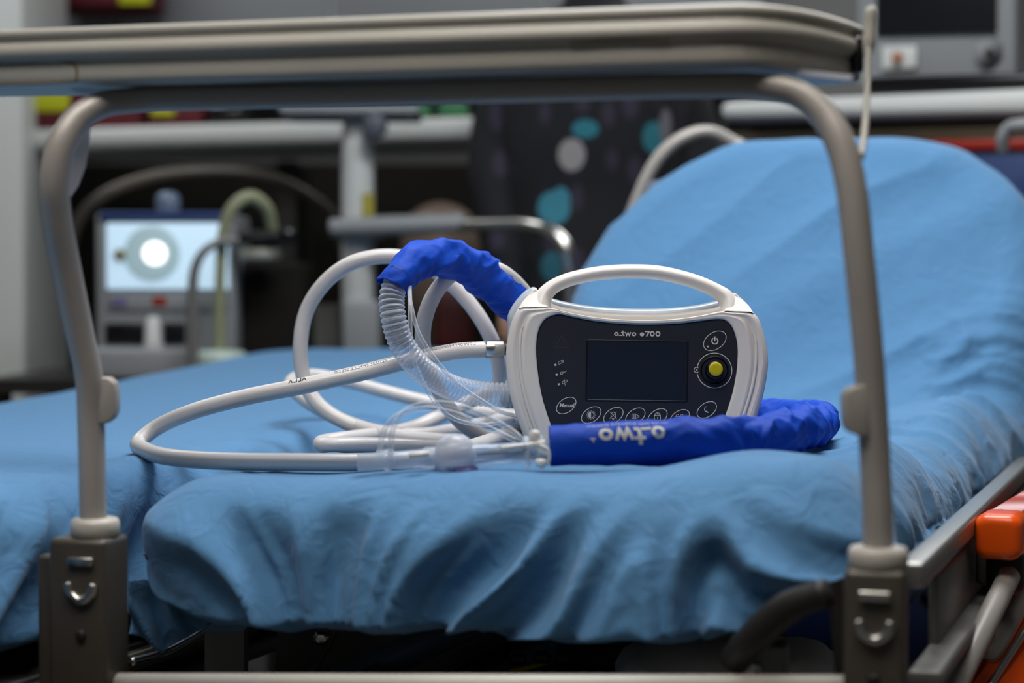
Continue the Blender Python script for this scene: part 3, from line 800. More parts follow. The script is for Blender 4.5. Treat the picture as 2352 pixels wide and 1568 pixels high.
for k in range(NA):
    an = 2 * PI * k / NA
    ro, ri = ray_hit(fo, cc, an), ray_hit(fi, cc, an); wd_ = ro - ri
    side = sstep(0.55, 0.9, abs(math.cos(an))) * sstep(0.75, 0.35, math.sin(an))
    col = [(ri, .0045), (ri, .0016), (ri + .0006, .0006), (ri + .0018, .0001), (ri + .0032, -.0002)]
    for w_ in (.30, .36, .42, .47, .52, .57, .62, .68, .74, .80, .86):
        y_ = -.0003 + side * (0.0026 * math.exp(-((w_ - .60) / .11) ** 2) - 0.0012 * math.exp(-((w_ - .42) / .06) ** 2)) + 0.0022 * side * sstep(.72, 1.0, w_)
        col.append((ri + wd_ * w_, y_))
    e_ = 0.0022 * side
    col += [(ro - .0032, e_ + .0003), (ro - .0014, e_ + .0014), (ro - .0004, e_ + .003), (ro, e_ + .0055), (ro, .030), (ro - .004, .034)]
    rowsn = len(col)
    for r_, y_ in col: V.append((cc[0] + math.cos(an) * r_, y_, cc[1] + math.sin(an) * r_))
for k in range(NA):
    k2 = (k + 1) % NA
    for q in range(rowsn - 1): F.append((k * rowsn + q, k * rowsn + q + 1, k2 * rowsn + q + 1, k2 * rowsn + q))
shell = mesh('front_shell', V, F, M['shell'], vent, world=False)
bm = bmesh.new(); bm.from_mesh(shell.data); bmesh.ops.recalc_face_normals(bm, faces=bm.faces); bm.to_mesh(shell.data); bm.free()
LIP2 = [(300, 330), (420, 352), (560, 385), (760, 408), (1000, 416), (1240, 410), (1440, 385), (1570, 362), (1680, 345)]
mid_out = [(296, 240), (318, 268)] + LIP2[1:-1] + [(1672, 300), (1690, 262), (1735, 295), (1790, 350), (1825, 430), (1870, 540), (1896, 640), (1905, 745), (1890, 900), (1850, 1050), (1780, 1270), (1730, 1380), (1650, 1415), (1000, 1424), (350, 1415), (280, 1380), (225, 1270), (165, 1080), (112, 880), (102, 700), (113, 590), (135, 490), (165, 400), (205, 335), (255, 280)]
curve_plate('middle_shell', [smooth_outline(mid_out)], 0.030, 0.004, M['shell'], vent, 0.020, 4)
LIP3 = [(330, 262), (420, 300), (560, 332), (760, 358), (1000, 368), (1240, 362), (1440, 338), (1560, 312), (1680, 280)]
rear_out = [(288, 220)] + LIP3 + [(1720, 262), (1800, 340), (1858, 440), (1888, 560), (1900, 720), (1885, 900), (1840, 1060), (1780, 1250), (1720, 1360), (1640, 1400), (1000, 1410), (350, 1400), (280, 1350), (220, 1200), (150, 1000), (112, 850), (98, 720), (98, 600), (100, 500), (98, 440), (112, 395), (155, 322), (225, 248)]
rear = curve_plate('rear_housing', [smooth_outline(rear_out)], 0.075, 0.008, M['shell_clear'], vent, 0.046, 4)
for v in rear.data.vertices:
    if v.co.y > 0.08: v.co.x *= 0.95; v.co.z *= 0.97
# handle: oval grip that flares into the shoulders
hp = [(335, 420, .013), (338, 350, .0115), (362, 285, .0095), (420, 228, .0082), (520, 180, .0079), (700, 136, .0079), (850, 119, .0080), (1000, 114, .0080), (1150, 121, .0080), (1300, 149, .0080), (1450, 193, .0079), (1570, 248, .0082), (1630, 292, .0095), (1655, 352, .0115), (1655, 420, .013)]
def lrows(pts, y):
    return [[zz(a, b)[0], y(b) if callable(y) else y, zz(a, b)[1], r] for a, b, r in pts]
def ltube(name, pts, y, m, parent, **k):
    rows = lrows(pts, y); o = tube(name, rows, m, None, **k); o.parent = parent; return o
ltube('handle', hp, 0.030, M['shell'], vent, seg=32, flat=1.75, up=(0, 1, 0), n=10)
# shoulder ribs and side ridges
for nm, pts in (('side_ridge', [(212, 515, .0004), (196, 560, .0016), (188, 640, .0022), (190, 760, .0024), (204, 900, .0024), (236, 1040, .0024), (275, 1160, .0024), (320, 1280, .0024)]),
                ('side_ridge', [(1795, 540, .0004), (1818, 590, .0016), (1826, 680, .0022), (1820, 800, .0024), (1795, 940, .0024), (1760, 1060, .0024), (1720, 1180, .0024), (1680, 1290, .0024)]),
                ('side_ridge', [(150, 560, .0003), (138, 680, .0012), (146, 820, .0014), (170, 960, .0014), (215, 1100, .0014), (260, 1230, .0012)]),
                ('side_ridge', [(1862, 590, .0003), (1872, 700, .0012), (1862, 830, .0014), (1836, 960, .0014), (1795, 1090, .0014), (1750, 1220, .0012)])):
    ltube(nm, [(a_, b_, c_ * 0.75) for a_, b_, c_ in pts], 0.0010, M['shell'], vent, seg=14, up=(0, 1, 0), flat=1.0)
for nm, a in (('lip_seam', LIP),):
    ltube(nm, [(x, y + 10, .0005) for x, y in a[1:-1]], 0.0040, M['shell_clear'], vent, seg=8)
# sloping shoulder facets between the front face and the handle roots
for sx in (0, 1):
    f = [(176, 396, .0016), (200, 388, 0), (300, 386, 0), (384, 386, 0), (400, 392, .003), (352, 352, .014), (330, 310, .018), (298, 244, .023), (250, 286, .022), (206, 336, .016)] if not sx else \
        [(1812, 414, .0016), (1795, 404, 0), (1700, 402, 0), (1606, 398, 0), (1596, 402, .003), (1640, 360, .014), (1664, 320, .018), (1692, 262, .023), (1738, 298, .022), (1788, 352, .016)]
    a = [Vector((zz(x, y)[0], d + 0.0006, zz(x, y)[1])) for x, y, d in f]; b = [Vector((v.x * 0.995, 0.03, v.z - 0.001)) for v in a]
    c = sum(a, Vector()) / len(a); c.y = 0.0072; nn_ = len(a)
    V = a + b + [c]; F = [(i, (i + 1) % nn_, 2 * nn_) for i in range(nn_)] + [(i, nn_ + i, nn_ + (i + 1) % nn_, (i + 1) % nn_) for i in range(nn_)]
    o = mesh('shoulder_facet', V, F, M['shell'], vent, smooth=False, world=False)
    bm = bmesh.new(); bm.from_mesh(o.data); bmesh.ops.recalc_face_normals(bm, faces=bm.faces); bm.to_mesh(o.data); bm.free()
    for p_ in o.data.polygons[:nn_]: p_.use_smooth = True
    bevel(o, 0.0008, 2)
# faceplate
YP = 0.0022
curve_plate('faceplate', [smooth_outline(pan_out)], 0.004, 0.0004, M['panel'], vent, YP)
def fm(off=0.0001):
    return lambda x, y: Vector((zz(x, y)[0], YP - off, zz(x, y)[1]))
def rr(x0, y0, x1, y1, r, n=6):
    out = []
    for cx, cy, a0 in ((x1 - r, y1 - r, 0), (x0 + r, y1 - r, 90), (x0 + r, y0 + r, 180), (x1 - r, y0 + r, 270)):
        for k in range(n + 1):
            a = math.radians(a0 + 90 * k / n); out.append((cx + r * math.cos(a), cy + r * math.sin(a)))
    return out
frame_o = [zz(x + (y - 600) * -0.012, y + (x - 650) * 0.006) for x, y in rr(650, 604, 1358, 1030, 12)]
frame_i = [zz(x + (y - 600) * -0.012, y + (x - 650) * 0.006) for x, y in rr(659, 614, 1349, 1019, 9)]
scr = [zz(x + (y - 600) * -0.012, y + (x - 650) * 0.006) for x, y in rr(658, 613, 1350, 1020, 9)]
curve_plate('screen_bezel', [frame_o, frame_i], 0.0016, 0.0006, M['black'], vent, YP - 0.0009)
curve_plate('screen', [scr], 0.001, 0.0001, M['screen'], vent, YP - 0.0003)
# rotary dial in its ring
def lc(x, y, yy): a = zz(x, y); return Vector((a[0], yy, a[1]))
def llathe(name, x, y, prof, m, parent, seg=48):
    o = lathe(name, lc(x, y, 0), (0, -1, 0), prof, m, None, seg=seg, up=(0, 0, 1)); o.parent = parent; return o
U = K / 3.015
dial = llathe('dial', 1538, 812, [(-YP - .001, 100 * U), (-YP + .0012, 100 * U), (-YP + .0018, 96 * U), (-YP + .0012, 90 * U), (-YP - .0008, 84 * U), (-YP - .001, 70 * U), (-YP + .002, 64 * U), (.0065, 62 * U), (.0078, 58 * U), (.0080, 52 * U)], M['black'], vent)
yc = llathe('dial_cap', 1540, 804, [(.0078, 48.5 * U), (.0086, 48.5 * U), (.0090, 46.5 * U), (.0091, 30 * U)], M['yellow'], vent)
yc.parent = dial
strokes('dial_ring', [(circ(1538, 812, 121, None, -168, 168, 90), 5, False), (circ(1414, 809, 18, None, 52, 308, 24), 4.5, False), (circ(1414, 809, 4.5, None, 0, 360, 10), 4, True)], M['print'], vent, fm())
ROT = math.radians(-35)
def button(cx, cy, a, b, icon):
    bt = strokes('button_outline', [(circ(cx, cy, a, b, rot=ROT, n=60), 4.6, True)], M['print'], vent, fm())
    if icon: 
        ic = strokes('button_icon', icon, M['print'], vent, fm())
        ic.parent = bt
    return bt
# power
button(1540, 606, 87, 57, [(circ(1540, 607, 21, None, -55, 235, 30), 8, False), ([(1540, 578), (1540, 606)], 8, False), (circ(1491, 646, 3.5), 6, True)])
button(513, 1064, 75, 47, None)
# brightness
ic = [(circ(685, 1128, 20), 3.2, True)] + [([(685 + 24 * math.cos(k * PI / 6), 1128 + 24 * math.sin(k * PI / 6)), (685 + 31 * math.cos(k * PI / 6), 1128 + 31 * math.sin(k * PI / 6))], 3, False) for k in range(12)]
ic += [([(685 - 19 + k * 4.2, 1128 - math.sqrt(max(0, 19 ** 2 - (19 - k * 4.2) ** 2))), (685 - 19 + k * 4.2, 1128 + math.sqrt(max(0, 19 ** 2 - (19 - k * 4.2) ** 2)))], 4.6, False) for k in range(1, 5)]
button(686, 1128, 75, 47, ic)
# alarm bell crossed out
bell = [(818, 1148), (824, 1138), (824, 1122), (828, 1113), (833, 1111), (836, 1106), (842, 1106), (845, 1111), (850, 1113), (854, 1122), (854, 1138), (861, 1148)]
button(840, 1131, 75, 47, [(bell, 3, True), ([(815, 1105), (862, 1152)], 3, False), ([(862, 1105), (815, 1152)], 3, False), (circ(838, 1153, 5), 3, True)])
# hold bars and triangle
button(992, 1134, 75, 47, [(rr(968, 1118, 976, 1150, 1), 2.6, True), (rr(980, 1118, 988, 1150, 1), 2.6, True), ([(995, 1118), (1019, 1134), (995, 1150)], 3, True)])
# padlock
button(1145, 1137, 75, 47, [(rr(1124, 1126, 1166, 1160, 1), 3.6, True), (circ(1145, 1127, 13, 14, 180, 360, 20), 3, False), (circ(1145, 1127, 19, 20, 190, 350, 20), 2.4, False), ([(1145, 1138), (1145, 1148)], 4, False)])
# wave forms
wv = [([(1268, 1133), (1328, 1133)], 2.6, False), ([(1271, 1131), (1279, 1118), (1289, 1118), (1293, 1131)], 2.6, False), ([(1302, 1131), (1310, 1118), (1320, 1118), (1324, 1131)], 2.6, False), ([(1268, 1156), (1328, 1156)], 2.4, False), ([(1273, 1155), (1282, 1143), (1286, 1155), (1286, 1164)], 2.4, False), ([(1305, 1155), (1314, 1143), (1318, 1155), (1318, 1164)], 2.4, False)]
button(1299, 1142, 75, 47, wv)
# back arrow
button(1486, 1085, 75, 47, [(circ(1487, 1081, 17, 19, 95, 265, 24), 3.6, False), ([(1481, 1093), (1497, 1101), (1489, 1103), (1484, 1098)], 5, True)])
# lettering above the screen
g, xe = glyphs('o_two e700', 0, 0, 27, 8.2)
sc_ = (1167 - 840) / xe
g = [([(840 + x * sc_, 578 - y + (x * sc_) * 0.008) for x, y in p], wd_, c_) for p, wd_, c_ in g]
strokes('front_lettering', g, M['print'], vent, fm())
# warning triangle and status symbols
strokes('warning_symbol', [([(480, 578), (430, 662), (528, 664)], 4, True), ([(480, 602), (480, 636)], 4, False), (circ(480, 648, 2), 3, True)], M['faint'], vent, fm())
def rotp(pts, cx, cy, a):
    a = math.radians(a); return [(cx + (x * math.cos(a) - y * math.sin(a)), cy + (x * math.sin(a) + y * math.cos(a))) for x, y in pts]
bat = [(-17, -8), (15, -8), (15, -4), (21, -4), (21, 4), (15, 4), (15, 8), (-17, 8)]
strokes('battery_symbol', [(rotp(bat, 472, 765, -28), 2.4, True), (rotp([(8, -3), (8, 3)], 472, 765, -28), 2.2, False), (rotp([(5, 0), (11, 0)], 472, 765, -28), 2.2, False)], M['print'], vent, fm())
plug = [(-18, -3), (-12, -3), (-10, -9), (0, -9), (6, -2), (0, 7), (-10, 7), (-12, 2), (-18, 2)]
strokes('plug_symbol', [(rotp(plug, 484, 838, -38), 2.2, True), (rotp([(6, -2), (14, 2), (20, 8), (28, 8), (32, 3)], 484, 838, -38), 2.4, False)], M['print'], vent, fm())
strokes('charging_symbol', [(rotp(bat, 500, 900, -28), 2.4, True), ([(495, 876), (500, 898), (494, 902), (507, 926)], 2.2, False)], M['print'], vent, fm())
for x, y in ((436, 785), (445, 853), (461, 920)):
    llathe('status_light', x, y, [(-YP, 9 * U), (-YP + .0004, 9 * U), (-YP + .0008, 6 * U), (-YP + .0009, 2 * U)], M['collar'], vent, seg=16)
# "Manual" key text
tc = bpy.data.curves.new('key_lettering', 'FONT'); tc.body = 'Manual'; tc.size = 30 * U * 1.18; tc.shear = 0.25; tc.offset = 0.00012
tc.align_x = 'CENTER'; tc.align_y = 'CENTER'; tc.extrude = 0.00003
to = bpy.data.objects.new('key_lettering', tc); C.objects.link(to)
me = bpy.data.meshes.new_from_object(to.evaluated_get(bpy.context.evaluated_depsgraph_get()))
bpy.data.objects.remove(to)
me.transform(Matrix.Translation(lc(515, 1064, YP - 0.0002)) @ Matrix.Rotation(PI / 2, 4, 'X'))
me.materials.clear(); me.materials.append(M['print']); link('key_lettering', me, vent)
# ports on the left side
inv = vent.matrix_world
def vw(x, y, yy): return inv @ lc(x, y, yy)
gp = vw(92, 668, 0.05)
lathe('gas_port', gp + Vector((.004, 0, 0)), (-1, 0, 0), [(0, .007), (.005, .007), (.006, .0045), (.012, .0045)], M['darkmetal'], vent)
bp_ = vw(120, 985, 0.05)
lathe('breathing_port', bp_ + Vector((.008, 0, 0)), (-1, 0, 0), [(0, .0165), (.012, .0165), (.013, .012), (.018, .012)], M['shell_clear'], vent)

# ------------------------------------------------------------------ oxygen hose
hose = thing('oxygen_hose', 'coiled thick white supply hose looping on the sheet left of the ventilator', 'hose', tuple(P(900, 1060, 1.9)))
R = 0.0092
HP = [(1112, 802, 1.925), (1050, 806, 1.915), (950, 826, 1.90), (830, 856, 1.88), (700, 885, 1.87), (560, 913, 1.88), (440, 946, 1.90), (355, 985, 1.93), (320, 1014, 1.92), (338, 1036, 1.86), (400, 1051, 1.80), (520, 1059, 1.765), (680, 1061, 1.745), (830, 1061, 1.745), (960, 1054, 1.77), (1080, 1028, 1.83), (1160, 1000, 1.92), (1225, 968, 2.02),
      (1262, 900, 2.07), (1262, 800, 2.08), (1235, 720, 2.06), (1190, 655, 2.02), (1148, 622, 1.99), (1100, 609, 1.97), (1052, 620, 1.96), (1008, 660, 1.955), (980, 715, 1.955), (971, 780, 1.965), (985, 850, 1.975), (1020, 920, 1.985), (1062, 972, 2.00), (1115, 1005, 2.02), (1190, 1010, 2.06), (1250, 985, 2.12), (1240, 960, 2.20),
      (1165, 962, 2.19), (1060, 985, 2.13), (960, 999, 2.09), (870, 992, 2.08), (790, 968, 2.09), (728, 925, 2.10), (698, 870, 2.11), (690, 790, 2.11), (706, 710, 2.11), (750, 645, 2.10), (808, 604, 2.09), (870, 589, 2.09), (935, 593, 2.09), (1000, 622, 2.09), (1060, 675, 2.09), (1110, 742, 2.09), (1140, 810, 2.10), (1148, 868, 2.12),
      (1128, 898, 2.16), (1080, 922, 2.19), (1010, 956, 2.16), (940, 985, 2.10), (850, 1000, 2.05), (775, 1010, 2.01), (738, 1017, 1.975), (750, 1023, 1.945), (830, 1022, 1.945), (950, 1024, 1.945), (1060, 1028, 1.945), (1160, 1020, 1.98), (1240, 990, 2.08), (1230, 960, 2.20), (1130, 950, 2.30),
      (1040, 935, 2.32), (960, 918, 2.33), (880, 898, 2.34), (790, 874, 2.35), (720, 862, 2.34), (680, 868, 2.31), (668, 884, 2.26), (690, 910, 2.20), (750, 948, 2.14), (830, 982, 2.08), (920, 1003, 2.04), (1010, 1012, 2.02), (1100, 1016, 2.02), (1180, 1012, 2.06)]
hrows = catmull([[*P(a, b, d), R] for a, b, d in HP], 12)
ho_ = tube('hose_tube', hrows, M['hose'], hose, seg=24, interp=False)
# metal crimp and nut at the ventilator
nut0 = P(1158, 801, 1.93); nd = (P(1108, 802, 1.925) - nut0).normalized()
lathe('hose_ferrule', nut0 + nd * 0.001, nd, [(0, .0098), (.001, .0105), (.019, .0105), (.0215, .0100), (.022, .0090)], M['chrome'], hose, seg=8)
lathe('hose_nipple', nut0 - nd * 0.010, nd, [(0, .005), (.006, .005), (.0065, .007), (.010, .007)], M['darkmetal'], hose, seg=20)
# printed marks along the first stretch of the hose
cs = [Vector(r[:3]) for r in hrows]; frr = frames(cs)
cum = [0.0]
for a, b in zip(cs, cs[1:]): cum.append(cum[-1] + (b - a).length)
def hose_pt(d, off):
    """d: distance along the hose, off: distance round it, measured from the side facing up and to the front"""
    i = 0
    while cum[i + 1] < d: i += 1
    f = (d - cum[i]) / (cum[i + 1] - cum[i]); c = cs[i].lerp(cs[i + 1], f); t = (cs[i + 1] - cs[i]).normalized()
    up = Vector((0, -0.75, 1)); up = (up - t * up.dot(t)).normalized(); sd = t.cross(up)
    a = off / R
    return c + (up * math.cos(a) + sd * math.sin(a)) * (R + 0.00015)
marks = []
rnd = random.Random(7)
def mark_run(d0, d1, h, wd):
    d = d0
    while d < d1:
        k = rnd.randint(0, 4); w_ = h * rnd.uniform(.5, .8)
        if k == 0: marks.append((circ(d + w_ / 2, h / 2, w_ / 2, h / 2, n=10), wd, True))
        elif k == 1: marks.append(([(d, 0), (d, h)], wd, False)); marks.append(([(d, h / 2), (d + w_, h / 2)], wd, False))
        elif k == 2: marks.append(([(d, h), (d, 0), (d + w_, 0)], wd, False))
        elif k == 3: marks.append((circ(d + w_ / 2, h / 2, w_ / 2, h / 2, 40, 320, 8), wd, False))
        else: marks.append(([(d, 0), (d + w_ / 2, h), (d + w_, 0)], wd, False))
        d += w_ + h * .35
mark_run(0.012, 0.075, 0.0034, 0.0005)
mark_run(0.115, 0.172, 0.0036, 0.0005)
mark_run(0.205, 0.224, 0.0048, 0.0012)
for lo_, hi_ in ((0, .1), (.1, .19), (.19, .3)):
    V = []; F = []
    for p_, wd_, c_ in marks:
        if not lo_ <= p_[0][0] < hi_: continue
        v, f = ribbon(p_, wd_, c_, 0.0008); o = len(V)
        V += [hose_pt(max(0.001, q.x), q.y - 0.002) for q in v]; F += [tuple(o + i for i in q) for q in f]
    mesh('hose_print', V, F, M['ink'], hose, smooth=False)

# ------------------------------------------------------------------ breathing circuit
circ_ = thing('breathing_circuit', 'breathing tube in a royal blue fabric sleeve with clear corrugated hose and patient valve', 'breathing tube', tuple(P(1262, 1070, 1.65)))
SP = [(1262, 1024, 1.635, .0190), (1330, 1021, 1.635, .0202), (1420, 1018, 1.64, .0212), (1520, 1015, 1.65, .0222), (1620, 1013, 1.66, .0225), (1700, 1008, 1.69, .0215), (1770, 998, 1.735, .0215), (1830, 985, 1.79, .0222), (1868, 975, 1.86, .0225), (1878, 968, 1.94, .0220), (1850, 964, 2.02, .0215), (1790, 962, 2.08, .0215), (1700, 960, 2.12, .0215),
      (1580, 955, 2.14, .0215), (1450, 930, 2.14, .0215), (1340, 880, 2.12, .0215), (1260, 800, 2.09, .0215), (1205, 722, 2.05, .0220), (1150, 664, 2.01, .0232), (1092, 622, 1.975, .0232), (1035, 598, 1.94, .0225), (985, 592, 1.905, .0215), (943, 607, 1.88, .0200), (915, 636, 1.865, .0188), (901, 662, 1.86, .0185)]
srows = resample(catmull([[*P(a, b, d), r] for a, b, d, r in SP], 12), 0.0016)
scs = [Vector(r[:3]) for r in srows]; sfr = frames(scs)
scum = [0.0]
for a, b in zip(scs, scs[1:]): scum.append(scum[-1] + (b - a).length)
STOT = scum[-1]
def sleeve_r(d, a, r):
    ca, sa = math.cos(a), math.sin(a)
    n1 = noise.noise(Vector((ca * .9 + 3, sa * .9, d * 14)))
    n2 = ridged(Vector((ca * .7 + d * 16, sa * .7 - d * 9, d * 17)), 1.0)
    n3 = ridged(Vector((ca * .9 - d * 20, sa * .9 + d * 26, d * 30 + 5)), 1.2)
    n4 = ridged(Vector((ca * 1.5, sa * 1.5, d * 70 + sa)), 1.2)
    amp = sstep(0.06, 0.17, d) * 0.85 + 0.22
    return r * (1 + amp * (0.08 * n1 + 0.20 * (n2 - 0.5) + 0.10 * (n3 - 0.45) + 0.03 * (n4 - .4)))
NS = 72
def sleeve_pt(d, a, lift=0.0, raw=False):
    i = 0
    lo, hi = 0, len(scum) - 2
    while lo < hi:
        m_ = (lo + hi + 1) // 2
        if scum[m_] <= d: lo = m_
        else: hi = m_ - 1
    i = lo; f = min(1, max(0, (d - scum[i]) / (scum[i + 1] - scum[i])))
    c = scs[i].lerp(scs[i + 1], f)
    t, s, u = sfr[i]; t2, s2_, u2 = sfr[i + 1]
    s = s.lerp(s2_, f); u = u.lerp(u2, f)
    r = sleeve_r(d, a, srows[i][3]) + lift
    return c + s * math.cos(a) * r + u * math.sin(a) * r
V = [sleeve_pt(d, 2 * PI * k / NS) for d in scum for k in range(NS)]
F = [(i * NS + k, (i + 1) * NS + k, (i + 1) * NS + (k + 1) % NS, i * NS + (k + 1) % NS) for i in range(len(scum) - 1) for k in range(NS)]
sleeve = mesh('fabric_sleeve', V, F, M['sleeve'], circ_)
so = sleeve.modifiers.new('thickness', 'SOLIDIFY'); so.thickness = 0.0009; so.offset = -1
# stitched hem near the open end
V = []; F = []
for k in range(60):
    a0 = 2 * PI * k / 60; a1 = a0 + 2 * PI / 60 * 0.55; o = len(V)
    for a in (a0, a1):
        for d in (STOT - 0.0125, STOT - 0.0132): V.append(sleeve_pt(d, a, 0.0003))
    F.append((o, o + 1, o + 3, o + 2))
hem = mesh('hem_stitching', V, F, M['navy'], sleeve, smooth=False)
# upside-down lettering on the front stretch
d_px = lambda x: min(range(len(scs)), key=lambda i: abs((scs[i].x / scs[i].y * FPX + 1176) - x) if i < len(scs) // 3 else 1e9)
dR, dL = scum[d_px(1514)], scum[d_px(1366)]
i0 = d_px(1440); t, s, u = sfr[i0]
upv = Vector((0, -math.sin(math.radians(58)), math.cos(math.radians(58))))
a_mid = math.atan2(upv.dot(u), upv.dot(s))
upt = Vector((0, 0, 1)); sgn = 1 if (math.atan2(upt.dot(u), upt.dot(s)) - a_mid + PI) % (2 * PI) - PI < 0 else -1
hgt = 0.0128
g, xe = glyphs('o_two', 0, 0, hgt, 0.0036)
kx = (dR - dL) / xe
g = [([(x * kx, y) for x, y in p], wd_, c_) for p, wd_, c_ in g]
g.append(([(dR - dL + .0022, .0105), (dR - dL + .0062, .0105)], .0014, False)); g.append(([(dR - dL + .004, .0105), (dR - dL + .004, .0138)], .0014, False))
rnd = random.Random(3); x = -0.006
while x < dR - dL + 0.008:
    w_ = rnd.uniform(.0009, .0016)
    g.append(([(x, -.0036), (x + rnd.choice((0, w_ * .5)), -.0036 - rnd.uniform(.0018, .0026))], .0006, False))
    if rnd.random() < .5: g.append(([(x, -.0036 - rnd.choice((0, .002))), (x + w_, -.0036 - .001)], .0005, False))
    x += w_ + .0009 if rnd.random() > .13 else w_ + .003
def onsleeve(x, y):
    # glyph x runs to the photo's left, glyph top towards the bottom of the sleeve
    return circ_.matrix_world.inverted() @ sleeve_pt(dR - x, a_mid + sgn * (y - hgt * .45) / 0.0212, 0.0007)
strokes('sleeve_lettering', [(p, wd_, c_, 0.0009) for p, wd_, c_ in g], M['print'], sleeve, lambda x, y: onsleeve(x, y))

# corrugated hose from the sleeve to the ventilator
CP = [(985, 592, 1.905, .0132), (943, 607, 1.88, .0132), (915, 640, 1.862, .0135), (900, 680, 1.855, .0138), (903, 725, 1.85, .0138), (918, 778, 1.855, .0138), (950, 830, 1.865, .0138), (995, 868, 1.885, .0138), (1045, 892, 1.905, .0138), (1100, 903, 1.92, .0138), (1172, 908, 1.93, .0138)]
tube('corrugated_hose', [[*P(a, b, d), r] for a, b, d, r in CP], M['clear2'], circ_, seg=32, step=0.0007, n=30, caps=False,
     rfun=lambda d, a, r: r * 0.86 + 0.0026 * abs(math.cos(PI * d / 0.0056)) ** 0.8)
0 and tube('corrugated_hose_lining', [[*P(a, b, d), r] for a, b, d, r in CP], M['frost'], circ_, seg=24, step=0.004, n=30, caps=False, rfun=lambda d, a, r: r * 0.80)
ptube('pressure_line', [(940, 640, 1.86, .0024), (942, 700, 1.838, .0024), (943, 770, 1.832, .0024), (952, 830, 1.835, .0024), (975, 885, 1.84, .0024), (1005, 930, 1.85, .0024), (1040, 960, 1.86, .0024), (1100, 975, 1.88, .0024), (1180, 965, 1.93, .0024)], M['clear'], circ_, seg=16)
ptube('pressure_line', [(938, 650, 1.86, .0023), (944, 700, 1.842, .0023), (962, 765, 1.836, .0023), (1000, 825, 1.845, .0023), (1050, 880, 1.86, .0023), (1110, 922, 1.88, .0023), (1150, 945, 1.90, .0023), (1185, 955, 1.93, .0023)], M['clear'], circ_, seg=16)
ptube('pressure_line', [(1198, 1008, 1.64, .0026), (1180, 992, 1.645, .0026), (1130, 962, 1.65, .0026), (1075, 938, 1.65, .0026), (1010, 925, 1.65, .0026), (960, 930, 1.645, .0026), (925, 948, 1.64, .0026), (905, 978, 1.635, .0026), (898, 1015, 1.635, .0026), (897, 1046, 1.635, .0026)], M['clear'], circ_, seg=16)
ptube('pressure_line', [(1185, 1012, 1.66, .0026), (1160, 1000, 1.665, .0026), (1100, 972, 1.67, .0026), (1040, 948, 1.675, .0026), (980, 938, 1.675, .0026), (920, 950, 1.67, .0026), (890, 975, 1.665, .0026), (876, 1010, 1.66, .0026), (872, 1048, 1.655, .0026)], M['clear'], circ_, seg=16)
# patient valve
val = mesh('patient_valve', [(0, 0, 0)], [], M['valve'], circ_)
bpy.data.objects.remove(val)
v0 = P(822, 1062, 1.64); v1 = P(1262, 1036, 1.635); vd = (v1 - v0); vl = vd.length; vd.normalize()
def at(x): return v0 + vd * ((x - 822) / 440 * vl)
mm = lambda px: px * 1.64 / FPX
vb = lathe('patient_valve', v0, vd, [(0, mm(20)), (mm(60), mm(21)), (mm(62), mm(26)), (mm(76), mm(26)), (mm(78), mm(20)), (mm(150), mm(22)), (mm(158), mm(26)), (mm(300), mm(26)), (mm(308), mm(24)), (mm(380), mm(25)), (mm(384), mm(38)), (mm(394), mm(38)), (mm(398), mm(25)), (mm(412), mm(25)), (mm(416), mm(40)), (mm(426), mm(40)), (mm(430), mm(28)), (mm(445), mm(28))], M['valve'], circ_)
lathe('valve_dome', at(1045) + Vector((0, 0, -mm(20))), (0, 0, 1), [(-mm(8), mm(46)), (mm(8), mm(50)), (mm(22), mm(50)), (mm(38), mm(47)), (mm(52), mm(41)), (mm(64), mm(32)), (mm(71), mm(18)), (mm(73), mm(3))], M['dome'], vb)
lathe('valve_membrane', at(1062) + Vector((0, -.006, -mm(40))), (0, 0, 1), [(0, mm(14)), (mm(5), mm(30)), (mm(10), mm(38)), (mm(16), mm(36))], M['purple'], vb)
lathe('line_barb', P(897, 1050, 1.635) + Vector((0, 0, -.006)), (0, 0, 1), [(0, .0046), (.004, .0046), (.006, .0034), (.014, .003)], M['valve'], vb)
lathe('line_barb', P(872, 1052, 1.655) + Vector((0, 0, -.006)), (0, 0, 1), [(0, .0046), (.004, .0046), (.006, .0034), (.014, .003)], M['valve'], vb)
pa, pb = P(1150, 1029, 1.62), P(1252, 1018, 1.62)
tube('highlight_bar', [[*pa, .0022], [*pa.lerp(pb, .6), .0026], [*pb, .0038]], M['white_gl'], vb)  # white bar standing in for a bright highlight on the clear plastic
pa, pb = P(940, 1046, 1.62), P(985, 1042, 1.62)
tube('highlight_bar', [[*pa, .003], [*pb, .003]], M['white_gl'], vb, interp=False)  # shorter highlight streak, likewise modelled as a white bar
lathe('port_cap', P(1226, 1004, 1.625) + Vector((0, 0, -.007)), (0.15, 0, 1), [(0, .003), (.003, .0055), (.012, .0052), (.014, .003)], M['white_gl'], vb)
lathe('port_cap', P(1243, 1070, 1.61) + Vector((0, 0, -.001)), (0, 0, 1), [(0, .003), (.001, .0050), (.007, .0050), (.008, .003)], M['white_gl'], vb)
ptube('retaining_clip', [(1240, 1022, 1.612, .0016), (1258, 1032, 1.61, .0016), (1262, 1050, 1.61, .0016), (1258, 1068, 1.612, .0016)], M['white_gl'], vb, seg=10)
ptube('retaining_clip', [(1215, 1022, 1.612, .0016), (1212, 1045, 1.61, .0016), (1216, 1068, 1.612, .0016)], M['valve'], vb, seg=10)

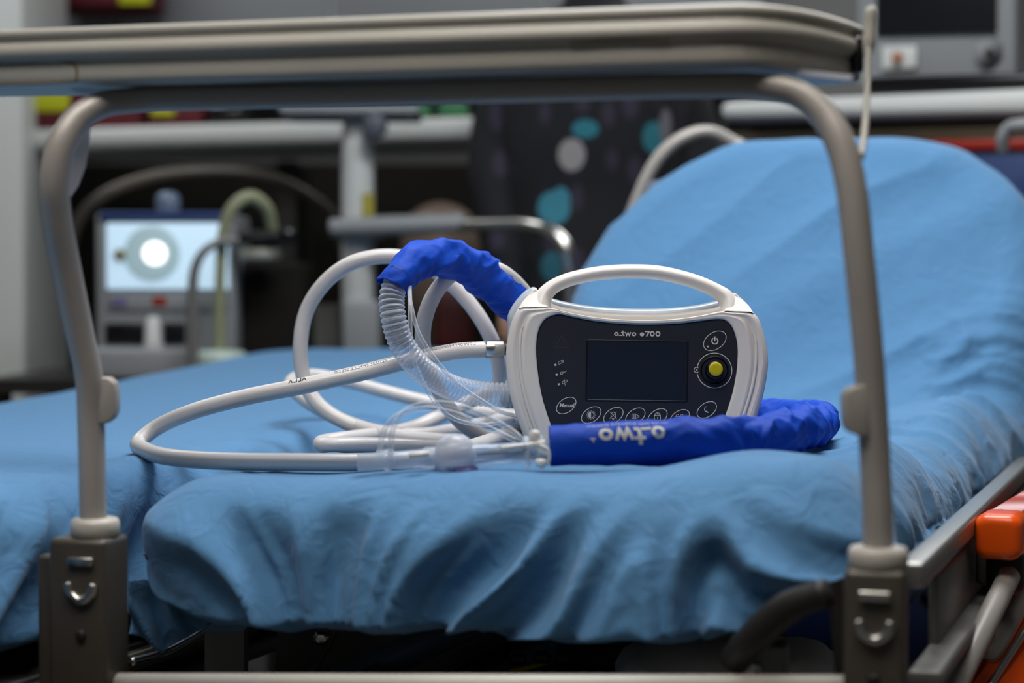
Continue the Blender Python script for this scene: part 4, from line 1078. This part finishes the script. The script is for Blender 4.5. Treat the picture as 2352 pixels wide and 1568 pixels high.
# ------------------------------------------------------------------ background, left
def pbox(name, x0, y0, x1, y1, D, dep, m, parent=None, bev=0.0):
    """box whose front face spans photo pixels x0..x1, y0..y1 at depth D"""
    a = P(x0, y1, D); b = P(x1, y0, D)
    return box(name, ((a.x + b.x) / 2, D + dep / 2, (a.z + b.z) / 2), (b.x - a.x, dep, b.z - a.z), m, parent, bev=bev)
def proud(name, a, b, zlo, zhi, dep, m, parent, bev=0.005):
    """board with its front edge from point a to point b"""
    d = (b - a); d.z = 0; d.normalize(); n_ = Vector((-d.y, d.x, 0)) * dep
    return prism(name, [(v.x, v.y) for v in (a, b, b + n_, a + n_)], zlo, zhi, m, parent, bev=bev)
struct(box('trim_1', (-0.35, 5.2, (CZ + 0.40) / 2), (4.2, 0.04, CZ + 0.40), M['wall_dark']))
sa, sb = P(-260, 320, 4.62), P(1140, 300, 4.17)
unit = thing('shelving_unit', 'white shelving unit with long shelf above the lit device, left background', 'shelf', (sa.x, sa.y, 0))
proud('shelf_board', sa, sb, CZ + 0.384, CZ + 0.440, 0.42, M['white'], unit, 0.02)
pbox('side_panel', -120, -260, 48, 2300, 4.4, 0.45, M['white'], unit, 0.004)
box('support_bracket', (-0.60, 4.75, (CZ + .36) / 2), (0.05, 0.4, CZ + 0.36), M['darkmetal'], unit)
cab = thing('wall_cabinet', 'pale wall cabinet above the long white shelf, mostly behind the tray', 'cabinet', (-0.4, 5.4, CZ + 0.6))
box('body', (-0.55, 5.35, CZ + 0.95), (2.6, 0.36, 0.60), M['white'], cab, bev=0.005)
for k in range(4): box('door', (-1.52 + 0.65 * k, 5.16, CZ + 0.95), (0.63, 0.02, 0.57), M['monitor_grey'], cab, bev=0.004)
def case(name, label, cat, x0, y0, x1, y1, D, dep, m, patch=None, pm=None, group=None):
    t = thing(name, label, cat, tuple(P((x0 + x1) / 2, y1, D)), group=group)
    pbox('case', x0, y0, x1, y1, D, dep, m, t, 0.02)
    if patch: pbox('panel', *patch, D - 0.006, 0.012, pm, t, 0.005)
    return t
zs = CZ + 0.440
def yz(D): return 784 - FPX * math.tan(math.atan((zs - CZ) / D) + ALPHA)
case('medical_bag', 'dark red bag with acid yellow pocket at the left end of the shelf', 'bag', 50, 110, 330, yz(4.52), 4.52, 0.2, M['bag_red'], (62, 200, 158, 256), M['acid'])
case('medical_bag', 'dark red bag with a pale yellow strip lying on the shelf right of the other', 'bag', 338, 215, 470, yz(4.45), 4.45, 0.2, M['bag_red'], (345, 250, 400, 266), M['acid'])
case('case', 'red case with yellow corner on top of the wall cabinet ledge, top left', 'case', 98, -160, 350, 18, 4.9, 0.2, M['bag_red'], (272, -60, 346, 10), M['acid'])
case('equipment_box', 'black box lying on the white shelf beside the red bag', 'box', 475, 235, 560, yz(4.42), 4.42, 0.2, M['black'])
case('carton', 'small green carton on the shelf left of the white stand', 'box', 660, 245, 735, yz(4.36), 4.36, 0.12, M['green'], group=None)
case('carton', 'small green carton on the shelf right of the white stand', 'box', 930, 235, 990, yz(4.28), 4.28, 0.12, M['green'])
case('carton', 'flat green carton near the rounded right end of the shelf', 'box', 1005, 230, 1075, yz(4.26), 4.26, 0.12, M['green'])

# lit bedside device
dv = thing('bedside_device', 'grey bedside device with glowing pale blue front and round dial under the shelf', 'medical device', tuple(P(380, 850, 3.7)))
pbox('housing', 220, 488, 540, 842, 3.70, 0.22, M['monitor_grey'], dv, 0.012)
pbox('top_rim', 228, 486, 536, 503, 3.688, 0.02, M['navy'], dv, 0.004)
pbox('lit_panel', 244, 512, 524, 664, 3.690, 0.012, M['glow'], dv, 0.004)
lathe('dial_ring', P(350, 582, 3.689), (0, -1, 0), [(0, .060), (.006, .060), (.008, .050)], M['glow3'], dv)
lathe('lit_dial', P(356, 582, 3.680), (0, -1, 0), [(0, .025), (.006, .025), (.009, .018), (.010, .004)], M['glow2'], dv)
lathe('small_knob', P(277, 586, 3.689), (0, -1, 0), [(0, .014), (.010, .014), (.012, .010)], M['olive'], dv)
pbox('label_strip', 246, 676, 520, 712, 3.692, 0.01, M['monitor_grey'], dv, 0.003)
pbox('lilac_mark', 255, 684, 290, 702, 3.688, 0.006, mat('lilac', (0.14, 0.12, 0.26), 0.5), dv)
pbox('red_mark', 350, 682, 382, 700, 3.688, 0.006, M['red'], dv)
pbox('dark_recess', 240, 742, 330, 790, 3.692, 0.01, M['black'], dv, 0.01)
pbox('dark_recess', 375, 742, 425, 790, 3.692, 0.01, M['black'], dv, 0.01)
lathe('spout', P(352, 812, 3.66), (0, 0, 1), [(0, .03), (.03, .018), (.075, .014), (.08, .008)], M['white'], dv)
pbox('base_plate', 200, 800, 450, 870, 3.62, 0.3, M['monitor_grey'], dv, 0.01)
lathe('top_knob', P(386, 492, 3.76), (0, 0, 1), [(0, .020), (.012, .026), (.034, .027), (.046, .020), (.050, .008)], mat('blue_grey_plastic', (0.13, 0.18, 0.27), 0.3), dv)
st = thing('device_table', 'low dark table carrying the lit bedside device, hidden behind the left bed', 'table', tuple(P(380, 872, 3.9)[:2]) + (0,))
tz = P(380, 870, 3.62).z
box('table_top', (P(380, 872, 3.9).x + .03, 3.86, tz - 0.015), (0.72, 0.52, 0.03), M['darkmetal'], st)
for dx in (-0.30, 0.34):
    for dy in (-0.21, 0.25): box('leg', (P(380, 872, 3.9).x + dx, 3.85 + dy, (tz - 0.03) / 2), (0.04, 0.04, tz - 0.03), M['darkmetal'], st)
dev = thing('suction_unit', 'black handled suction unit with pale round jar and olive tube, right of the lit device', 'medical device', tuple(P(600, 870, 3.75)))
pbox('body', 545, 600, 700, 868, 3.78, 0.2, M['wall_dark'], dev, 0.02)
ptube('handle_bar', [(545, 545, 3.66, .013), (600, 545, 3.66, .016), (655, 541, 3.66, .016)], M['black'], dev)
lathe('handle_knob', P(662, 540, 3.645), (0, -1, 0), [(-.01, .004), (0, .018), (.012, .018), (.018, .012), (.020, .003)], M['black'], dev)
lathe('jar_lid', P(598, 600, 3.70), (0, 0, 1), [(0, .040), (.006, .046), (.022, .046), (.027, .040)], mat('pale_lid', (0.26, 0.26, 0.22), 0.4), dev)
lathe('round_foot', P(505, 838, 3.60), (0, 0, 1), [(0, .055), (.004, .058), (.024, .056), (.030, .045), (.032, .02)], mat('mint_plastic', (0.42, 0.52, 0.46), 0.4), dev)
ptube('olive_tube', [(505, 820, 3.60, .011), (504, 720, 3.60, .011), (506, 620, 3.60, .011), (514, 530, 3.60, .012), (534, 478, 3.60, .0135), (574, 452, 3.61, .014), (612, 476, 3.63, .013), (627, 530, 3.66, .012)], M['olive'], dev, seg=18)
ptube('grey_tube', [(548, 552, 3.58, .009), (505, 556, 3.57, .009), (468, 578, 3.56, .009), (447, 620, 3.56, .0105), (443, 720, 3.56, .012), (444, 860, 3.56, .013)], M['greymetal'], dev, seg=18)
arc = ptube('corrugated_hose', [(150, 640, 3.9, .014), (175, 520, 3.9, .015), (230, 455, 3.9, .015), (330, 412, 3.92, .015), (450, 394, 3.95, .015), (580, 400, 4.0, .015), (690, 438, 4.05, .015), (770, 505, 4.1, .015), (800, 600, 4.1, .015)], M['socket'], None, seg=18)
tag(arc, 'dark grey hose arching over the lit device in the background', 'hose')
# grey stand with arm
sta = thing('equipment_stand', 'pale grey column stand with yellow sticker and horizontal arm under the shelf', 'stand', (P(822, 800, 3.85).x, 3.85, 0))
cx_ = P(822, 500, 3.85).x
tube('column', [[cx_, 3.85, 0.06, .037], [cx_, 3.85, CZ + .30, .037], [cx_, 3.85, CZ + .42, .032]], M['white'], sta, interp=False)
lathe('base', (cx_, 3.85, 0), (0, 0, 1), [(0, .26), (.03, .26), (.06, .10), (.07, .04)], M['monitor_grey'], sta)
pbox('arm_bracket', 770, 500, 880, 548, 3.80, 0.09, M['monitor_grey'], sta, 0.015)
pbox('head_plate', 640, 240, 960, 262, 3.76, 0.2, M['monitor_grey'], sta, 0.008)
lathe('head_joint', P(862, 290, 3.78), (0, -1, 0), [(0, .028), (.02, .028), (.024, .02)], mat('slate_joint', (0.07, 0.08, 0.10), 0.5), sta)
ptube('arm_sleeve', [(760, 523, 3.78, .020), (900, 518, 3.76, .022), (1065, 512, 3.74, .020)], M['monitor_grey'], sta)
ptube('arm_tube', [(1050, 517, 3.74, .0138), (1130, 516, 3.70, .0138), (1210, 516, 3.66, .0148), (1262, 530, 3.62, .017), (1298, 566, 3.60, .018), (1312, 620, 3.60, .018), (1316, 760, 3.60, .018)], M['chrome'], sta, seg=20)
pbox('yellow_sticker', 832, 444, 858, 496, 3.811, 0.004, mat('sticker_yellow', (0.35, 0.30, 0.03), 0.5), sta)
pbox('column_foot_cover', 786, 690, 872, 860, 3.80, 0.1, M['monitor_grey'], sta, 0.01)
# brown rounded cover behind the arm
hood = thing('round_cover', 'dim brown domed cover seen behind the horizontal metal arm', 'cover', tuple(P(1010, 640, 4.25)))
hd = lathe('dome', P(1012, 560, 4.25), (0, 0, 1), [(-.30, .07), (-.06, .095), (0, .100), (.04, .094), (.07, .078), (.092, .050), (.102, .02), (.104, .004)], M['beige'], hood)
pbox('red_front', 1000, 660, 1085, 800, 4.12, 0.03, mat('maroon_vinyl', (0.06, 0.004, 0.003), 0.5), hood, 0.01)
lathe('pedestal', (P(1012, 560, 4.25).x, 4.25, 0), (0, 0, 1), [(0, .2), (.04, .2), (.06, .05), (.66, .05)], M['darkmetal'], hood)
pg = pbox('grey_crate', 700, 700, 785, 870, 3.95, 0.2, mat('crate_grey', (0.10, 0.10, 0.09), 0.6), None, 0.01)
tag(pg, 'dull grey crate behind the big loop of the white hose', 'crate')

# ------------------------------------------------------------------ person in the background
mp = mat('dark_patterned_cloth', (0.006, 0.006, 0.009), 0.85)
nt = mp.node_tree; bs = nt.nodes['Principled BSDF']
geo = nt.nodes.new('ShaderNodeTexCoord')
prev = None
vo = nt.nodes.new('ShaderNodeTexVoronoi'); vo.inputs['Scale'].default_value = 16; vo.inputs['Randomness'].default_value = 0.8
mpn = nt.nodes.new('ShaderNodeMapping'); mpn.inputs['Scale'].default_value = (1, 1, 0.55)
nt.links.new(geo.outputs['Object'], mpn.inputs['Vector']); nt.links.new(mpn.outputs['Vector'], vo.inputs['Vector'])
ra = nt.nodes.new('ShaderNodeValToRGB')
ra.color_ramp.elements[0].position = 0.22; ra.color_ramp.elements[0].color = (0.030, 0.024, 0.045, 1)
ra.color_ramp.elements[1].position = 0.36; ra.color_ramp.elements[1].color = (0.005, 0.005, 0.008, 1)
nt.links.new(vo.outputs['Distance'], ra.inputs['Fac'])
col_out = ra.outputs['Color']
PD = 3.96
px0 = P(1365, 700, PD)
motifs = [(1343, 300, 30, 20, (0.02, 0.17, 0.22)), (1312, 358, 30, 34, (0.30, 0.28, 0.28)), (1500, 318, 26, 34, (0.02, 0.16, 0.20)), (1528, 290, 14, 36, (0.14, 0.13, 0.15)),
          (1272, 478, 36, 36, (0.04, 0.22, 0.30)), (1288, 462, 20, 30, (0.04, 0.22, 0.30)), (1268, 612, 26, 32, (0.02, 0.12, 0.16)), (1420, 660, 30, 30, (0.02, 0.14, 0.18))]
for mx_, my_, rx_, ry_, c_ in motifs:
    q = P(mx_, my_, PD - 0.12); loc = q - Vector((px0.x, PD, 0)); loc.z /= 1.04
    m1 = nt.nodes.new('ShaderNodeVectorMath'); m1.operation = 'SUBTRACT'; m1.inputs[1].default_value = (loc.x, loc.y, loc.z)
    nt.links.new(geo.outputs['Object'], m1.inputs[0])
    m2 = nt.nodes.new('ShaderNodeVectorMath'); m2.operation = 'MULTIPLY'
    m2.inputs[1].default_value = (FPX / PD / rx_, 4.0, FPX / PD / ry_); nt.links.new(m1.outputs[0], m2.inputs[0])
    m3 = nt.nodes.new('ShaderNodeVectorMath'); m3.operation = 'LENGTH'; nt.links.new(m2.outputs[0], m3.inputs[0])
    m4 = nt.nodes.new('ShaderNodeMath'); m4.operation = 'LESS_THAN'; m4.inputs[1].default_value = 1.0; nt.links.new(m3.outputs['Value'], m4.inputs[0])
    mxn = nt.nodes.new('ShaderNodeMix'); mxn.data_type = 'RGBA'
    nt.links.new(m4.outputs[0], mxn.inputs['Factor']); nt.links.new(col_out, mxn.inputs[6]); mxn.inputs[7].default_value = (*c_, 1)
    col_out = mxn.outputs[2]
nt.links.new(col_out, bs.inputs['Base Color'])
def skin_mesh(name, verts, edges, radii, m, loc, parent=None, sub=2):
    me = bpy.data.meshes.new(name); me.from_pydata(verts, edges, []); o = bpy.data.objects.new(name, me); C.objects.link(o)
    sk = o.modifiers.new('skin', 'SKIN'); su = o.modifiers.new('sub', 'SUBSURF'); su.levels = sub
    for i, r in enumerate(radii): me.skin_vertices[0].data[i].radius = (r if isinstance(r, tuple) else (r, r))
    me.skin_vertices[0].data[0].use_root = True
    dg = bpy.context.evaluated_depsgraph_get(); dg.update()
    nm = bpy.data.meshes.new_from_object(o.evaluated_get(dg)); bpy.data.objects.remove(o)
    nm.materials.clear(); nm.materials.append(m)
    for p in nm.polygons: p.use_smooth = True
    oo = link(name, nm, parent); oo.location = loc; return oo
bv = [(0, 0, .95), (0, 0, 1.10), (0, -.01, 1.28), (0, 0, 1.42), (0, .01, 1.50), (0, 0, 1.58), (0, -.01, 1.68),
      (.10, 0, .90), (.11, -.02, .50), (.11, .0, .09), (.12, -.12, .035),
      (-.10, 0, .90), (-.11, -.02, .50), (-.11, .0, .09), (-.12, -.12, .035),
      (.17, 0, 1.41), (.22, .01, 1.14), (.20, -.10, .92), (.19, -.14, .85),
      (-.17, 0, 1.41), (-.22, .01, 1.14), (-.20, -.10, .92), (-.19, -.14, .85)]
be = [(0, 1), (1, 2), (2, 3), (3, 4), (4, 5), (5, 6), (0, 7), (7, 8), (8, 9), (9, 10), (0, 11), (11, 12), (12, 13), (13, 14), (3, 15), (15, 16), (16, 17), (17, 18), (3, 19), (19, 20), (20, 21), (21, 22)]
br = [.13, .12, .135, .10, .055, .075, .09, .085, .058, .040, .035, .085, .058, .040, .035, .055, .042, .030, .028, .055, .042, .030, .028]
person = skin_mesh('person', bv, be, br, M['skin'], (px0.x, PD, 0))
for sgn in (-1, 1):     # five fingers on each hand
    for k, (dx, ln) in enumerate(((-.022, .062), (-.008, .072), (.006, .068), (.020, .052))):
        tube('finger', [[sgn * .19 + dx, -.15, .835, .0085], [sgn * .19 + dx, -.165, .80, .008], [sgn * .19 + dx, -.165, .835 - ln, .0065]], M['skin'], None, seg=10).parent = person
    tube('thumb', [[sgn * .19 - sgn * .02, -.15, .86, .011], [sgn * .19 - sgn * .045, -.17, .835, .0095], [sgn * .19 - sgn * .052, -.18, .805, .008]], M['skin'], None, seg=10).parent = person
person.scale = (1, 1, 1.04)
tag(person, 'person in a black top with scattered turquoise prints, standing behind the raised backrest', 'person')
lathe('nose', (0, -.085, 1.655), (0, -1, -.35), [(0, .016), (.012, .013), (.024, .010), (.030, .004)], M['skin'], None, seg=16).parent = person
for sgn in (-1, 1):
    lathe('eye', (sgn * .032, -.088, 1.685), (0, -1, 0), [(0, .012), (.004, .010), (.006, .004)], M['print'], None, seg=16).parent = person
    lathe('ear', (sgn * .082, 0, 1.665), (sgn, 0, 0), [(0, .022), (.012, .026), (.018, .018), (.019, .004)], M['skin'], None, seg=16).parent = person
lathe('mouth', (0, -.090, 1.622), (0, -1, 0), [(0, .016), (.003, .012), (.004, .003)], M['red'], None, seg=16).parent = person
def ell_loft(name, rows, m, parent, seg=56, fold=0.0):
    V = []; F = []
    for cx, cy, z, a, b in rows:
        for k in range(seg):
            an = 2 * PI * k / seg; f = 1 + fold * ridged(Vector((math.cos(an) * 2.2, math.sin(an) * 2.2, z * 3)), 1.3)
            ca, sa_ = math.cos(an), math.sin(an)
            V.append((cx + math.copysign(abs(ca) ** .8, ca) * a * f, cy + math.copysign(abs(sa_) ** .8, sa_) * b * f, z))
    for i in range(len(rows) - 1):
        for k in range(seg): F.append((i * seg + k, i * seg + (k + 1) % seg, (i + 1) * seg + (k + 1) % seg, (i + 1) * seg + k))
    o = mesh(name, V, F, m, None); o.parent = parent; return o
rows = catmull([(0, 0, .74, .215, .155), (0, 0, .90, .205, .15), (0, 0, 1.06, .195, .145), (0, -.01, 1.22, .205, .15), (0, -.01, 1.36, .215, .14), (0, 0, 1.44, .185, .11), (0, 0, 1.485, .11, .085), (0, .005, 1.51, .075, .07), (0, .005, 1.535, .066, .066)], 8)
ell_loft('patterned_top', rows, mp, person, fold=0.05)
for sgn in (-1, 1):
    tube('sleeve', [[sgn * .15, 0, 1.42, .075], [sgn * .195, .005, 1.32, .070], [sgn * .225, .01, 1.20, .066], [sgn * .225, -.03, 1.06, .058], [sgn * .205, -.09, .95, .046], [sgn * .195, -.125, .88, .040]], mp, None, seg=28, caps=False).parent = person
    tube('trouser_leg', [[sgn * .085, 0, .92, .11], [sgn * .10, -.005, .72, .10], [sgn * .11, -.02, .48, .085], [sgn * .11, 0, .10, .075]], M['wall_dark'], None, seg=28, caps=False).parent = person
    tube('shoe', [[sgn * .11, .05, .045, .040], [sgn * .115, -.04, .05, .045], [sgn * .12, -.13, .035, .034]], M['black'], None, seg=20).parent = person
ell_loft('hair', catmull([(0, .025, 1.60, .085, .085), (0, .025, 1.68, .100, .100), (0, .02, 1.74, .098, .098), (0, .01, 1.79, .07, .075), (0, .01, 1.805, .02, .02)], 6), M['hair'], person)

# ------------------------------------------------------------------ background, right
cart = thing('equipment_cart', 'navy equipment cart with red trim and pale top board behind the backrest, upper right', 'cart', tuple(P(2100, 400, 3.4)[:2]) + (0,))
def skew_box(name, xl, yl0, yl1, Dl, xr, yr0, yr1, Dr, dep, m, parent, bev=0.0, fold=None):
    a, b, c, d = P(xl, yl0, Dl), P(xr, yr0, Dr), P(xr, yr1, Dr), P(xl, yl1, Dl)
    n_ = (b - a).cross(d - a).normalized()
    if n_.y < 0: n_ = -n_
    V = [a, b, c, d] + [v + n_ * dep for v in (a, b, c, d)]
    o = mesh(name, V, [(0, 3, 2, 1), (4, 5, 6, 7), (0, 1, 5, 4), (1, 2, 6, 5), (2, 3, 7, 6), (3, 0, 4, 7)], m, parent, smooth=False)
    bm = bmesh.new(); bm.from_mesh(o.data); bmesh.ops.recalc_face_normals(bm, faces=bm.faces); bm.to_mesh(o.data); bm.free()
    if bev: bevel(o, bev)
    return o
skew_box('top_board', 1650, 232, 276, 3.70, 2480, 196, 262, 3.30, 0.45, M['white'], cart, 0.02)
skew_box('shadow_gap', 1670, 280, 305, 3.80, 2480, 268, 286, 3.36, 0.38, M['black'], cart)
skew_box('drawer_front', 1670, 303, 330, 3.77, 2480, 282, 314, 3.34, 0.40, M['wood'], cart, 0.004)
skew_box('red_trim', 1670, 330, 350, 3.76, 2480, 315, 342, 3.33, 0.41, M['red'], cart, 0.004)
skew_box('cart_body', 1670, 350, 1150, 3.78, 2480, 342, 1150, 3.34, 0.40, M['navy'], cart, 0.004)
ptube('cart_handle', [(2304, 345, 3.26, .012), (2303, 318, 3.25, .0125), (2318, 294, 3.24, .013), (2345, 288, 3.22, .013), (2480, 284, 3.18, .013), (2520, 320, 3.22, .013)], M['monitor_grey'], cart, seg=18)
skew_box('black_rail', 1990, 176, 220, 3.66, 2480, 162, 206, 3.42, 0.10, M['black'], cart, 0.01)
mon = thing('patient_monitor', 'grey patient monitor with dark blank screen standing on the cart, top right', 'monitor', tuple(P(2160, 200, 3.7)))
skew_box('housing', 1965, -330, 196, 3.72, 2335, -350, 186, 3.56, 0.18, M['monitor_grey'], mon, 0.012)
skew_box('screen', 2012, -290, 84, 3.69, 2288, -300, 72, 3.565, 0.012, M['dark_screen'], mon, 0.003)
skew_box('label_strip', 2025, 106, 160, 3.68, 2105, 104, 156, 3.645, 0.01, M['white'], mon, 0.003)
lathe('orange_key', P(2060, 132, 3.655), (0, -1, 0), [(0, .012), (.004, .012), (.005, .008)], mat('dull_orange', (0.4, 0.16, 0.09), 0.5), mon)
lathe('knob', P(2272, 120, 3.58), (0, -1, 0), [(0, .030), (.006, .030), (.012, .012), (.018, .012), (.019, .004)], M['monitor_grey'], mon)
lathe('knob_centre', P(2272, 120, 3.561), (0, -1, 0), [(0, .009), (.002, .009), (.003, .004)], M['darkmetal'], mon)
# curved grab rail at the head of the bed
ptube('head_rail', [(1440, 520, 3.05, .012), (1490, 400, 3.05, .012), (1530, 345, 3.05, .013), (1580, 312, 3.05, .013), (1630, 303, 3.05, .012), (1700, 335, 3.05, .012), (1800, 380, 3.0, .012)], M['tube'], bed, seg=18)
